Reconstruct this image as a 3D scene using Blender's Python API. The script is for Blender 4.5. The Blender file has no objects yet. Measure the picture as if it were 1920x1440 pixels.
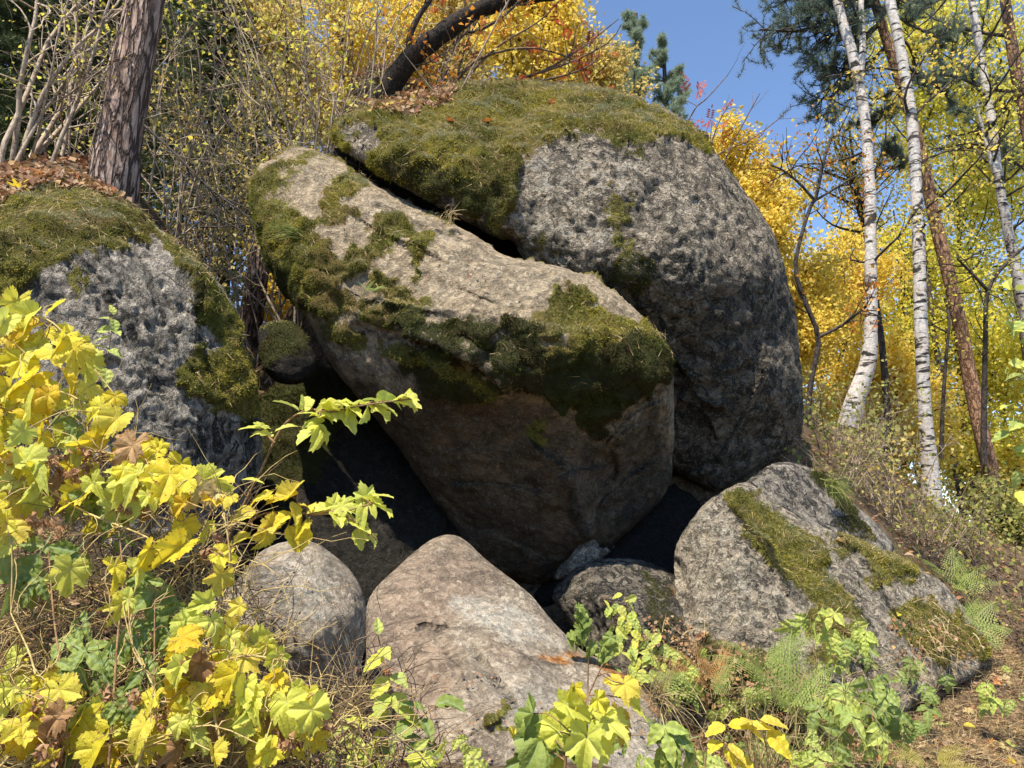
import bpy, math, random
import numpy as np
from mathutils import Vector

rng = np.random.default_rng(7)
S = bpy.context.scene
COL = S.collection
R = math.radians

# ------------------------------------------------------------------ camera, light, exposure
CAM = np.array([0.0, 0.0, 1.6])
PITCH = R(12.0)
FPX = 1387.0
FW = np.array([0, math.cos(PITCH), math.sin(PITCH)])
UP = np.array([0, -math.sin(PITCH), math.cos(PITCH)])
RT = np.array([1.0, 0, 0])
cam_d = bpy.data.cameras.new('camera')
cam_d.lens = 26.0; cam_d.sensor_width = 36.0
cam_d.clip_start = 0.05; cam_d.clip_end = 3000
cam = bpy.data.objects.new('camera', cam_d); COL.objects.link(cam)
cam.location = CAM; cam.rotation_euler = (math.pi/2 + PITCH, 0, 0)
S.camera = cam

SUN_EL, SUN_AZ = R(59), R(205)          # azimuth measured clockwise from +Y (north)
w = bpy.data.worlds.new("World"); S.world = w; w.use_nodes = True
nt = w.node_tree
sky = nt.nodes.new('ShaderNodeTexSky'); sky.sky_type = 'NISHITA'; sky.sun_disc = False
sky.sun_elevation = SUN_EL; sky.sun_rotation = SUN_AZ
sky.altitude = 1800; sky.air_density = 1.0; sky.dust_density = 0.0; sky.ozone_density = 3.0
bg = nt.nodes['Background']; bg.inputs['Strength'].default_value = 0.15
nt.links.new(sky.outputs[0], bg.inputs[0])
sd = bpy.data.lights.new('sun', 'SUN'); sd.energy = 4.7; sd.angle = R(1.0); sd.color = (1.0, 0.91, 0.77)
sun = bpy.data.objects.new('sun', sd); COL.objects.link(sun)
sv = Vector((math.sin(SUN_AZ)*math.cos(SUN_EL), math.cos(SUN_AZ)*math.cos(SUN_EL), math.sin(SUN_EL)))
sun.rotation_euler = sv.to_track_quat('Z', 'Y').to_euler()
S.view_settings.view_transform = 'Standard'; S.view_settings.look = 'None'
S.view_settings.gamma = 1.0; S.view_settings.use_curve_mapping = False
S.view_settings.exposure = 0.92
S.cycles.max_bounces = 8; S.cycles.transparent_max_bounces = 4
S.cycles.diffuse_bounces = 4; S.cycles.glossy_bounces = 2; S.cycles.transmission_bounces = 3
S.cycles.use_denoising = True

# ------------------------------------------------------------------ helpers
def P(px, py, d):
    """a point of the place seen along pixel (px, py) of the photograph at d metres in front of the camera"""
    px = np.asarray(px, float); py = np.asarray(py, float); d = np.asarray(d, float)
    return CAM + d[..., None]*(FW + ((px-960)/FPX)[..., None]*RT + ((720-py)/FPX)[..., None]*UP)

def PIX(p):
    q = p - CAM
    d = q @ FW
    return 960 + FPX*(q @ RT)/d, 720 - FPX*(q @ UP)/d, d

def tag(o, label=None, cat=None, group=None, kind=None):
    if label: o['label'] = label
    if cat: o['category'] = cat
    if group: o['group'] = group
    if kind: o['kind'] = kind
    return o

def thing(name, loc, label, cat, group=None):
    o = bpy.data.objects.new(name, None); COL.objects.link(o)
    o.location = [float(v) for v in loc]; o.empty_display_size = 0.05
    return tag(o, label, cat, group)

def mesh_np(name, verts, faces, mat, smooth=False, attrs=None):
    """verts (N,3); faces: list of integer arrays (M,k)"""
    me = bpy.data.meshes.new(name)
    if isinstance(faces, np.ndarray): faces = [faces]
    faces = [f for f in faces if len(f)]
    loops = np.concatenate([f.ravel() for f in faces]).astype(np.int32)
    tot = np.concatenate([np.full(len(f), f.shape[1], np.int32) for f in faces])
    start = np.concatenate([[0], np.cumsum(tot)[:-1]]).astype(np.int32)
    me.vertices.add(len(verts)); me.vertices.foreach_set('co', np.ascontiguousarray(verts, np.float32).ravel())
    me.loops.add(len(loops)); me.loops.foreach_set('vertex_index', loops)
    me.polygons.add(len(tot)); me.polygons.foreach_set('loop_start', start); me.polygons.foreach_set('loop_total', tot)
    if smooth: me.polygons.foreach_set('use_smooth', np.ones(len(tot), bool))
    for k, v in (attrs or {}).items():
        a = me.attributes.new(k, 'FLOAT', 'POINT'); a.data.foreach_set('value', np.ascontiguousarray(v, np.float32))
    me.update(calc_edges=True)
    if mat: me.materials.append(mat)
    return me

def put(name, me, parent=None, loc=None):
    o = bpy.data.objects.new(name, me); COL.objects.link(o)
    if parent is not None: o.parent = parent
    if loc is not None: o.location = [float(v) for v in loc]
    return o

def local(parent, v):
    return v - np.array(parent.location)

# ---- noise in numpy
def _h(ix, iy, iz, seed):
    n = (ix.astype(np.uint32)*np.uint32(374761393) + iy.astype(np.uint32)*np.uint32(668265263)
         + iz.astype(np.uint32)*np.uint32(2147483647) + np.uint32((seed*1274126177) & 0xffffffff))
    n = (n ^ (n >> np.uint32(13)))*np.uint32(1274126177)
    n = (n ^ (n >> np.uint32(16)))*np.uint32(2246822519)
    n = n ^ (n >> np.uint32(15))
    return n.astype(np.float64)/4294967295.0*2 - 1

def vnoise(p, seed=0):
    i = np.floor(p).astype(np.int64); f = p - i
    u = f*f*f*(f*(f*6-15)+10)
    x, y, z = i[:, 0], i[:, 1], i[:, 2]
    r = 0
    for dx in (0, 1):
        wx = u[:, 0] if dx else 1-u[:, 0]
        for dy in (0, 1):
            wy = u[:, 1] if dy else 1-u[:, 1]
            for dz in (0, 1):
                wz = u[:, 2] if dz else 1-u[:, 2]
                r = r + wx*wy*wz*_h(x+dx, y+dy, z+dz, seed)
    return r

ROT = np.array([[0.36, 0.48, -0.8], [-0.8, 0.60, 0.0], [0.48, 0.64, 0.60]])
def fbm(p, oct=4, gain=0.5, seed=0, ridge=False):
    a, t, r = 1.0, 0.0, 0
    q = np.array(p, float)
    for k in range(oct):
        n = vnoise(q, seed+k)
        if ridge: n = 1-2*np.abs(n)
        r = r + a*n; t += a
        a *= gain; q = (q @ ROT.T)*2.03 + 3.7
    return r/t

def sstep(a, b, x):
    t = np.clip((x-a)/(b-a), 0, 1); return t*t*(3-2*t)

def poly_sd(px, py, poly):
    """signed distance in pixels, positive inside; also index and nearest point"""
    poly = np.asarray(poly, float); n = len(poly)
    best = np.full(px.shape, 1e18); nx = np.zeros(px.shape); ny = np.zeros(px.shape)
    inside = np.zeros(px.shape, bool)
    for i in range(n):
        ax, ay = poly[i]; bx, by = poly[(i+1) % n]
        ex, ey = bx-ax, by-ay
        t = np.clip(((px-ax)*ex + (py-ay)*ey)/max(ex*ex+ey*ey, 1e-9), 0, 1)
        qx, qy = ax+t*ex, ay+t*ey
        dd = (px-qx)**2 + (py-qy)**2
        m = dd < best
        best = np.where(m, dd, best); nx = np.where(m, qx, nx); ny = np.where(m, qy, ny)
        c = ((ay > py) != (by > py))
        xi = ax + (py-ay)*(bx-ax)/np.where(abs(by-ay) < 1e-9, 1e-9, by-ay)
        inside ^= c & (px < xi)
    d = np.sqrt(best)
    return np.where(inside, d, -d), nx, ny

def line_sd(px, py, line):
    """signed distance to an open polyline (+ on its left as it runs, image y down) and the parameter along it"""
    line = np.asarray(line, float)
    L = np.concatenate([[0], np.cumsum(np.hypot(*np.diff(line, axis=0).T))])
    best = np.full(px.shape, 1e18); sg = np.ones(px.shape); tt = np.zeros(px.shape)
    for i in range(len(line)-1):
        ax, ay = line[i]; bx, by = line[i+1]
        ex, ey = bx-ax, by-ay; l2 = ex*ex+ey*ey
        t = np.clip(((px-ax)*ex+(py-ay)*ey)/l2, 0, 1)
        dd = (px-ax-t*ex)**2+(py-ay-t*ey)**2
        m = dd < best
        best = np.where(m, dd, best)
        sg = np.where(m, np.sign(ey*(px-ax)-ex*(py-ay)+1e-9), sg)
        tt = np.where(m, (L[i]+t*(L[i+1]-L[i]))/L[-1], tt)
    return np.sqrt(best)*sg, tt

def smooth_poly(pts, it=2, closed=True):
    p = np.asarray(pts, float)
    for _ in range(it):
        if closed:
            q = np.roll(p, -1, 0)
            p = np.stack([0.75*p+0.25*q, 0.25*p+0.75*q], 1).reshape(-1, 2)
        else:
            a, b = p[:-1], p[1:]
            m = np.stack([0.75*a+0.25*b, 0.25*a+0.75*b], 1).reshape(-1, p.shape[1])
            p = np.concatenate([p[:1], m[1:-1], p[-1:]])
    return p

class TPS:
    def __init__(s, xy, v, lam=0.02):
        xy = np.asarray(xy, float)/100.0; s.xy = xy; n = len(xy)
        d = np.hypot(xy[:, None, 0]-xy[None, :, 0], xy[:, None, 1]-xy[None, :, 1])
        K = np.where(d > 0, d*d*np.log(d+1e-12), 0) + lam*np.eye(n)
        Q = np.c_[np.ones(n), xy]
        A = np.zeros((n+3, n+3)); A[:n, :n] = K; A[:n, n:] = Q; A[n:, :n] = Q.T
        s.c = np.linalg.solve(A, np.r_[np.asarray(v, float), 0, 0, 0])
    def __call__(s, x, y):
        x = np.asarray(x)/100.0; y = np.asarray(y)/100.0
        r = s.c[-3] + s.c[-2]*x + s.c[-1]*y
        for i, (a, b) in enumerate(s.xy):
            d2 = (x-a)**2+(y-b)**2
            r = r + s.c[i]*0.5*d2*np.log(d2+1e-12)
        return r

def normals_np(v, quads):
    n = np.zeros_like(v)
    a, b, c, d = (v[quads[:, i]] for i in range(4))
    fn = np.cross(c-a, d-b)
    for i in range(4): np.add.at(n, quads[:, i], fn)
    return n/np.maximum(np.linalg.norm(n, axis=1, keepdims=True), 1e-12)

# ---- node helper
class NT:
    def __init__(s, name):
        s.m = bpy.data.materials.new(name); s.m.use_nodes = True
        s.t = s.m.node_tree; s.t.nodes.clear()
        s.out = s.n('ShaderNodeOutputMaterial')
    def n(s, typ, **kw):
        x = s.t.nodes.new(typ)
        for k, v in kw.items(): setattr(x, k, v)
        return x
    def l(s, a, b): s.t.links.new(a, b)
    def set(s, sock, v):
        if hasattr(v, 'is_output') or isinstance(v, bpy.types.NodeSocket): s.l(v, sock)
        else: sock.default_value = v
    def coords(s, scale=(1, 1, 1), rot=(0, 0, 0)):
        c = s.n('ShaderNodeTexCoord'); m = s.n('ShaderNodeMapping')
        m.inputs['Scale'].default_value = scale; m.inputs['Rotation'].default_value = rot
        s.l(c.outputs['Object'], m.inputs['Vector']); return m.outputs[0]
    def noise(s, vec, scale, detail=4, rough=0.55, dist=0.0, out='Fac'):
        x = s.n('ShaderNodeTexNoise'); x.inputs['Scale'].default_value = scale
        x.inputs['Detail'].default_value = detail; x.inputs['Roughness'].default_value = rough
        x.inputs['Distortion'].default_value = dist
        if vec is not None: s.l(vec, x.inputs['Vector'])
        return x.outputs[out]
    def voro(s, vec, scale, feature='F1', rnd=1.0, out='Distance'):
        x = s.n('ShaderNodeTexVoronoi', feature=feature); x.inputs['Scale'].default_value = scale
        x.inputs['Randomness'].default_value = rnd
        if vec is not None: s.l(vec, x.inputs['Vector'])
        return x.outputs[out]
    def ramp(s, fac, a, b, va=0.0, vb=1.0):
        x = s.n('ShaderNodeMapRange', interpolation_type='SMOOTHSTEP')
        s.set(x.inputs['Value'], fac)
        x.inputs['From Min'].default_value = a; x.inputs['From Max'].default_value = b
        x.inputs['To Min'].default_value = va; x.inputs['To Max'].default_value = vb
        return x.outputs[0]
    def math(s, op, a, b=0.0, clamp=False):
        x = s.n('ShaderNodeMath', operation=op, use_clamp=clamp)
        s.set(x.inputs[0], a); s.set(x.inputs[1], b); return x.outputs[0]
    def mix(s, fac, a, b, mode='MIX'):
        x = s.n('ShaderNodeMix', data_type='RGBA', blend_type=mode)
        s.set(x.inputs[0], fac)
        for i, v in ((6, a), (7, b)):
            s.set(x.inputs[i], v if not isinstance(v, tuple) else (*v[:3], 1.0))
        return x.outputs[2]
    def attr(s, name):
        return s.n('ShaderNodeAttribute', attribute_name=name).outputs['Fac']
    def bump(s, h, strength=0.5, dist=0.02, normal=None):
        x = s.n('ShaderNodeBump'); x.inputs['Strength'].default_value = strength
        x.inputs['Distance'].default_value = dist; s.l(h, x.inputs['Height'])
        if normal is not None: s.l(normal, x.inputs['Normal'])
        return x.outputs[0]
    def principled(s, col, rough=0.85, normal=None, spec=0.3):
        b = s.n('ShaderNodeBsdfPrincipled')
        s.set(b.inputs['Base Color'], col if not isinstance(col, tuple) else (*col[:3], 1))
        s.set(b.inputs['Roughness'], rough)
        b.inputs['Specular IOR Level'].default_value = spec
        if normal is not None: s.l(normal, b.inputs['Normal'])
        s.l(b.outputs[0], s.out.inputs[0]); return b
# ------------------------------------------------------------------ rock materials
def rock_material(name, dark=(.10, .095, .09), mid=(.24, .23, .22), pale=(.42, .41, .39), brown=(.16, .10, .06),
                  pit_scale=9.0, pit_amt=0.8, streak=None, bump=1.0, flake=0.0, flake_scale=17, speck=.6, lichen=(.44, .43, .40), lich_lo=.47):
    w_ = lambda c: (c[0]*1.03, c[1]*.965, c[2]*.85)
    dark, mid, pale, lichen = w_(dark), w_(mid), w_(pale), w_(lichen)
    t = NT(name)
    v = t.coords()
    vs = t.coords(*streak) if streak else v
    n1 = t.noise(v, 1.5, 6, .65, .4)
    n2 = t.noise(vs, 6.0, 7, .68, .5)
    n3 = t.noise(vs, 22.0, 6, .70, .6)
    n4 = t.noise(v, 75.0, 4, .65)
    n5 = t.noise(vs, 38.0, 5, .7, .5)
    col = t.mix(t.ramp(n2, .36, .60), dark, mid)
    col = t.mix(t.ramp(n1, .38, .66, 0, .6), col, tuple(c*.62 for c in mid))
    col = t.mix(t.ramp(n3, .50, .60, 0, .85), col, pale)
    # brown sheltered face
    bc = t.mix(t.ramp(n2, .32, .66), tuple(c*.45 for c in brown), tuple(c*1.2 for c in brown))
    bc = t.mix(t.ramp(n3, .54, .68, 0, .55), bc, tuple(c*2.0 for c in brown))
    bc = t.mix(t.ramp(n1, .45, .62, 0, .6), bc, tuple(c*.5 for c in brown))
    col = t.mix(t.attr('brown'), col, bc)
    if flake:
        # crust of overlapping grey lichen flakes with dark gaps
        vw = t.n('ShaderNodeVectorMath', operation='ADD'); nz = t.noise(vs, flake_scale*.9, 3, .6, out='Color')
        sc = t.n('ShaderNodeVectorMath', operation='SCALE'); sc.inputs['Scale'].default_value = .09
        t.l(nz, sc.inputs[0]); t.l(vs, vw.inputs[0]); t.l(sc.outputs[0], vw.inputs[1])
        ed = t.voro(vw.outputs[0], flake_scale, 'DISTANCE_TO_EDGE')
        cell = t.voro(vw.outputs[0], flake_scale, 'F1', out='Color')
        cv = t.n('ShaderNodeSeparateColor'); t.l(cell, cv.inputs[0])
        fc = t.mix(cv.outputs[0], tuple(c*.55 for c in pale), tuple(c*1.08 for c in pale))
        fm = t.math('MULTIPLY', t.ramp(ed, .03, .16), t.ramp(t.math('ADD', cv.outputs[1], n1), .78, .98))
        fm = t.math('MULTIPLY', fm, t.math('MULTIPLY', t.math('SUBTRACT', 1.0, t.attr('brown')), flake))
        fm = t.math('MULTIPLY', fm, t.ramp(t.noise(v, 2.4, 5, .6, .8), .36, .6, .25, 1.0))
        col = t.mix(fm, col, fc)
    # pale crust lichen
    lf = t.math('MULTIPLY', t.attr('lichen'), t.ramp(t.noise(vs, 10.0, 7, .74, 1.0), lich_lo, lich_lo+.09))
    col = t.mix(lf, col, t.mix(t.ramp(n3, .35, .6), tuple(c*.6 for c in lichen), lichen))
    # rust
    rf = t.math('MULTIPLY', t.attr('rust'), t.ramp(n2, .22, .42))
    col = t.mix(rf, col, t.mix(t.ramp(n3, .4, .6), (.22, .08, .02), (.46, .20, .045)))
    # dark crust (black lichen, algae); the dark mask also paints in shade
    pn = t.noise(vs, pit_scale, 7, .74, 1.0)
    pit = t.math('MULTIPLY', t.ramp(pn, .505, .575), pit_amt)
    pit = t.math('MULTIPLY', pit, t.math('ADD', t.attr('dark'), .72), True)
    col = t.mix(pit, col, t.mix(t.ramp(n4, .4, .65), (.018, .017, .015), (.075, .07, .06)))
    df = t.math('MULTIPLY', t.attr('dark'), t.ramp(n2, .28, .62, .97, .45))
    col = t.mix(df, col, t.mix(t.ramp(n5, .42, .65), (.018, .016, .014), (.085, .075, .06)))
    # mineral specks
    col = t.mix(t.ramp(n5, .56, .64, 0, speck), col, (.03, .028, .025))
    col = t.mix(t.ramp(n4, .56, .68, 0, speck*.6), col, tuple(min(c*1.35, .6) for c in pale))
    col = t.mix(t.ramp(n4, .44, .32, 0, speck*.8), col, (.035, .032, .03))
    # moss film under the cushions
    mc = t.mix(t.ramp(n3, .35, .65), (.05, .054, .012), (.20, .18, .04))
    mc = t.mix(t.ramp(n1, .45, .65), mc, (.15, .105, .035))
    mc = t.mix(t.ramp(t.attr('dark'), .2, .5, 0, .85), mc, (.03, .034, .009))  # moss film takes the painted shade too
    mf = t.ramp(t.math('ADD', t.attr('moss'), t.math('MULTIPLY', t.math('SUBTRACT', n3, .5), 1.5)), .36, .52)
    col = t.mix(mf, col, mc)
    h = t.math('ADD', t.math('MULTIPLY', n2, .8), t.math('MULTIPLY', n3, .8))
    h = t.math('ADD', h, t.math('MULTIPLY', n5, .35)); h = t.math('ADD', h, t.math('MULTIPLY', n4, .15))
    h = t.math('SUBTRACT', h, t.math('MULTIPLY', pit, .3))
    if flake: h = t.math('ADD', h, t.math('MULTIPLY', fm, .35))
    nb = t.bump(h, 1.0, .055*bump)
    t.principled(col, t.ramp(n2, .3, .7, .8, .97), nb, .2)
    return t.m

ROCKS = {}
def build_rock(key, name, poly, ctrl, mat, label, cell=4.0, rim=50, rim_m=None, thick=1.2, amp=0.05, freq=1.1,
               fine=0.016, pits=0.0, masks=None, features=(), seed=1, cat='boulder', lam=.03, squash=None, mossh=.05, smooth_it=2):
    poly = smooth_poly(poly, smooth_it)
    x0, y0 = poly.min(0)-2*cell; x1, y1 = poly.max(0)+2*cell
    gx = np.arange(x0, x1, cell); gy = np.arange(y0, y1, cell)
    X, Y = np.meshgrid(gx, gy)
    sd, nx, ny = poly_sd(X.ravel(), Y.ravel(), poly)
    sdg = sd.reshape(X.shape)
    ok = sdg > cell*0.45
    cells = ok[:-1, :-1] & ok[1:, :-1] & ok[:-1, 1:] & ok[1:, 1:]
    idx = np.arange(X.size).reshape(X.shape)
    q = np.stack([idx[:-1, :-1], idx[1:, :-1], idx[1:, 1:], idx[:-1, 1:]], -1)[cells]
    used, inv = np.unique(q.ravel(), return_inverse=True)
    q = inv.reshape(-1, 4)
    px = X.ravel()[used]; py = Y.ravel()[used]
    # boundary verts: edges used once
    e = np.concatenate([np.sort(q[:, [i, (i+1) % 4]], 1) for i in range(4)])
    ue, cnt = np.unique(e, axis=0, return_counts=True)
    bmask = np.zeros(len(used), bool); bmask[ue[cnt == 1].ravel()] = True
    bx, by = nx[used], ny[used]
    px = np.where(bmask, bx, px); py = np.where(bmask, by, py)
    d = np.where(bmask, 0, np.maximum(sd[used], 0))
    tps = TPS([c[:2] for c in ctrl], [c[2] for c in ctrl], lam)
    D = tps(px, py)
    rm = rim_m if rim_m is not None else rim*np.mean([c[2] for c in ctrl])/FPX
    k = 1-np.clip(d/rim, 0, 1)
    zf = D + rm*(1-np.sqrt(np.maximum(1-k*k, 0)))
    # crease / ledge features
    for ft in features:
        s, tt = line_sd(px, py, smooth_poly(ft['line'], 2, False))
        fade = sstep(0, .12, tt)*sstep(0, .12, 1-tt)
        jit = 1+0.35*vnoise(np.c_[px, py, 0*px]/35.0, 5)
        if ft.get('kind') == 'groove':
            zf = zf + ft['amp']*np.exp(-(s/(ft['w']*jit))**2)*fade
        else:   # ledge: the side s>0 stands proud of the other and fades away from the line
            zf = zf - ft['amp']*jit*np.where(s > 0, np.exp(-s/ft['w']), np.exp(s/3.0)*0.0)*fade*sstep(-2, 3, s)
    kb = 1-np.clip(d/170.0, 0, 1)
    zb = D + rm + thick*np.sqrt(np.maximum(1-kb*kb, 0))
    zb = np.where(bmask, zf, np.maximum(zb, zf+.04))
    vf = P(px, py, zf); vb = P(px, py, zb)
    nF = len(vf)
    keep = ~bmask
    bi = np.full(nF, -1); bi[keep] = nF + np.arange(keep.sum()); bi[bmask] = np.where(bmask)[0]
    V = np.concatenate([vf, vb[keep]])
    Q = np.concatenate([q, bi[q][:, ::-1]])
    apx = np.concatenate([px, px[keep]]); apy = np.concatenate([py, py[keep]])
    N = normals_np(V, Q)
    # masks
    M = {}
    wv = V*2.2
    w1 = fbm(wv, 4, .6, 40)*42; w2 = fbm(wv*4.1, 4, .65, 50)*34
    for mk in ('moss', 'brown', 'lichen', 'rust', 'dark'):
        a = np.zeros(len(V))
        for spec in (masks or {}).get(mk, []):
            pts, amt, soft = spec[0], spec[1], spec[2]
            s, _, _ = poly_sd(apx, apy, smooth_poly(pts, 1))
            sc = min(1.0, soft/14.0+.25)*(1.0 if mk == 'moss' else .7)
            a = np.maximum(a, amt*sstep(-soft, soft, s + (w1+w2)*sc))
        for (ln, amt, wd) in (masks or {}).get('line_'+mk, []):
            s, tt = line_sd(apx+(w1+w2)*.12, apy+(w1-w2)*.12, smooth_poly(ln, 1, False))
            a = np.maximum(a, amt*np.exp(-(s/(wd*(.6+.5*np.abs(w2)/20)))**2)*sstep(0, .1, tt)*sstep(0, .1, 1-tt))
        for spec in (masks or {}).get('no_'+mk, []):
            s, _, _ = poly_sd(apx, apy, smooth_poly(spec[0], 1))
            a = a*(1-spec[1]*sstep(-spec[2], spec[2], s+(w1+w2)*.6))
        M[mk] = a
    back = np.zeros(len(V)); back[nF:] = 1
    # moss also covers what faces the sky at the back
    if key in 'ABCL': M['moss'] = np.maximum(M['moss'], back*sstep(.2, .6, N[:, 2])*.9)
    disp = amp*fbm(V*freq, 4, .5, seed) + fine*fbm(V*7.0, 4, .6, seed+9)
    if pits: disp = disp - pits*np.maximum(0, fbm(V*12.0, 3, .65, seed+21)-.05)*(1-M['moss'])*(1-.75*np.clip(M['dark']*1.3, 0, 1))*2.0
    msk = sstep(.3, .8, M['moss'])
    lump = fbm(V*6.5, 3, .55, seed+31)
    disp = disp + msk*mossh*(0.45+1.3*np.maximum(lump, -.3)) + (1-msk)*fine*.7*fbm(V*19.0, 3, .6, seed+44)
    edge = np.ones(len(V)); edge[:nF] = np.clip(0.35+d/30.0, 0, 1)
    V = V + N*(disp*edge)[:, None]
    Nf = normals_np(V, Q)
    base = V[:nF].mean(0); base[2] = V[:, 2].min()
    t = thing(name, base, label, cat)
    me = mesh_np('rock', V-base, Q, mat, True, M)
    put('rock', me, t)
    ROCKS[key] = dict(thing=t, V=V, Q=Q, N=Nf, M=M, nF=nF, px=apx, py=apy, nq=len(q))
    return t

# ------------------------------------------------------------------ the boulders
M_top = rock_material('granite_lichen', (.075, .065, .055), (.25, .22, .185), (.50, .45, .385), (.105, .078, .052), pit_scale=6.5, pit_amt=.95, flake=.9, flake_scale=16, bump=1.1)
M_mid = rock_material('granite_warm', (.22, .18, .132), (.42, .35, .26), (.54, .465, .365), (.118, .08, .048), pit_scale=9, pit_amt=.5, speck=.4, lichen=(.50, .45, .37))  # brown belly tone deepened with painted underside shade
M_left = rock_material('granite_silver', (.12, .112, .104), (.34, .32, .295), (.56, .53, .49), (.12, .10, .08), pit_scale=8, pit_amt=1.0,
                       streak=((1.25, 1, .75), (0, .7, 0)), flake=.6, flake_scale=20, bump=1.3)
M_low = rock_material('granite_brown', (.20, .17, .14), (.36, .315, .265), (.50, .455, .40), (.29, .20, .14), pit_scale=10, pit_amt=.4, bump=.7, speck=.4, lichen=(.50, .49, .46), lich_lo=.40)
M_side = rock_material('granite_speckled', (.13, .115, .095), (.37, .335, .28), (.54, .49, .415), (.12, .085, .055), pit_scale=13, pit_amt=.9, flake=.5, flake_scale=26, bump=1.0)
M_cave_shade = rock_material('granite_shade_black', (.008, .0075, .0065), (.018, .016, .013), (.035, .03, .025), (.018, .014, .01), pit_scale=9, pit_amt=.6)  # darkness of the hollows painted into the rock colour

build_rock('A', 'boulder', [(618,255),(630,230),(665,212),(700,195),(740,185),(800,178),(850,160),(900,150),(960,150),(1030,155),(1100,165),
    (1160,178),(1220,194),(1270,213),(1310,238),(1336,272),(1352,300),(1377,330),(1402,360),(1432,400),(1458,450),(1473,500),(1483,540),
    (1494,580),(1502,640),(1508,720),(1510,790),(1502,835),(1470,860),(1430,880),(1390,900),(1350,926),(1332,926),(1308,912),(1280,895),(1255,880),
    (1200,900),(1100,850),(1010,700),(990,560),(985,490),(960,446),(935,455),(900,428),(850,402),(812,382),(760,352),(705,320),(645,285)],
  [(640,260,6.6),(700,240,6.5),(800,200,6.9),(900,165,7.3),(1000,160,7.4),(1150,185,7.3),(1280,225,7.1),(1330,280,6.9),
   (750,260,6.25),(850,240,6.5),(1000,230,6.65),(1150,230,6.65),(1250,250,6.65),(720,300,6.15),(820,330,6.02),(900,400,5.92),(850,300,6.12),
   (1000,290,6.18),(1120,285,6.12),(1230,290,6.22),(1300,320,6.45),(1000,380,6.02),(1100,380,5.93),(1220,380,5.97),(1330,400,6.25),(1400,420,6.6),
   (1000,470,5.97),(1100,480,5.82),(1220,480,5.8),(1330,500,6.0),(1430,500,6.4),(1200,560,5.95),(1300,580,6.02),(1400,600,6.25),(1470,620,6.6),
   (1270,680,6.35),(1350,700,6.3),(1430,720,6.4),(1480,750,6.65),(1280,800,6.5),(1350,800,6.48),(1420,820,6.7),(1300,870,6.62),(1345,905,6.6),
   (1450,850,6.85),(1100,600,6.2),(1000,560,6.25),(1150,750,6.7)],
  M_top, 'huge mossy grey boulder balanced highest of all, its lichen-crusted face above a dark overhang', rim=46, thick=1.5, amp=.07, fine=.035, pits=.032, mossh=.07,
  masks=dict(
    moss=[([(610,260),(640,205),(700,180),(800,170),(900,140),(1100,150),(1220,185),(1320,235),(1345,285),(1300,272),(1250,262),(1190,278),(1130,262),
            (1080,250),(1030,262),(985,290),(965,320),(968,370),(950,420),(935,455),(905,425),(870,395),(835,370),(790,345),(740,330),(705,335),(690,290),(715,262),(690,235),(650,235),(640,290)], 1.0, 9),
          ([(1145,365),(1185,365),(1180,440),(1150,460),(1135,420)], .55, 14), ([(1160,480),(1220,500),(1190,545),(1150,520)], .5, 14), ([(990,420),(1040,440),(1030,500),(980,490)],.45,14)],
    dark=[([(690,290),(800,300),(960,330),(940,460),(830,390),(720,330)], .42, 26), ([(1030,262),(1130,255),(1300,270),(1240,300),(1100,300)], .4, 14), ([(1130,500),(1250,520),(1330,505),(1440,490),(1520,560),(1530,900),(1200,950),(1120,700),(1060,560)], .92, 45),  # overhang and hanging-moss shade painted in as darker patches
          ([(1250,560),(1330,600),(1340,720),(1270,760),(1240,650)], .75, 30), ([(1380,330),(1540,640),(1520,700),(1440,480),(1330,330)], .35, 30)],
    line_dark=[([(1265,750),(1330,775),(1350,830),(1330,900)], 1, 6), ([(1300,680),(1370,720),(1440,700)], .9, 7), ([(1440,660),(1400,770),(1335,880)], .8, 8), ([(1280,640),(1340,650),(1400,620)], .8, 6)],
    brown=[([(1260,600),(1400,560),(1450,650),(1380,760),(1440,820),(1380,900),(1260,880)], .5, 30)],
    lichen=[([(960,300),(1120,290),(1230,300),(1200,400),(1150,470),(1000,480),(950,420)], .8, 30), ([(1200,300),(1400,420),(1420,520),(1240,480)], .4, 40)]),
  features=[dict(line=[(1200,640),(1290,690),(1300,760),(1380,770)], amp=.08, w=40), dict(line=[(1310,560),(1400,610),(1420,680),(1350,700)], amp=-.06, w=40),
            dict(line=[(1265,750),(1320,770),(1345,830)], amp=.05, w=30), dict(line=[(1440,660),(1400,770),(1335,880)], amp=.06, w=30)], seed=3)

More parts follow.
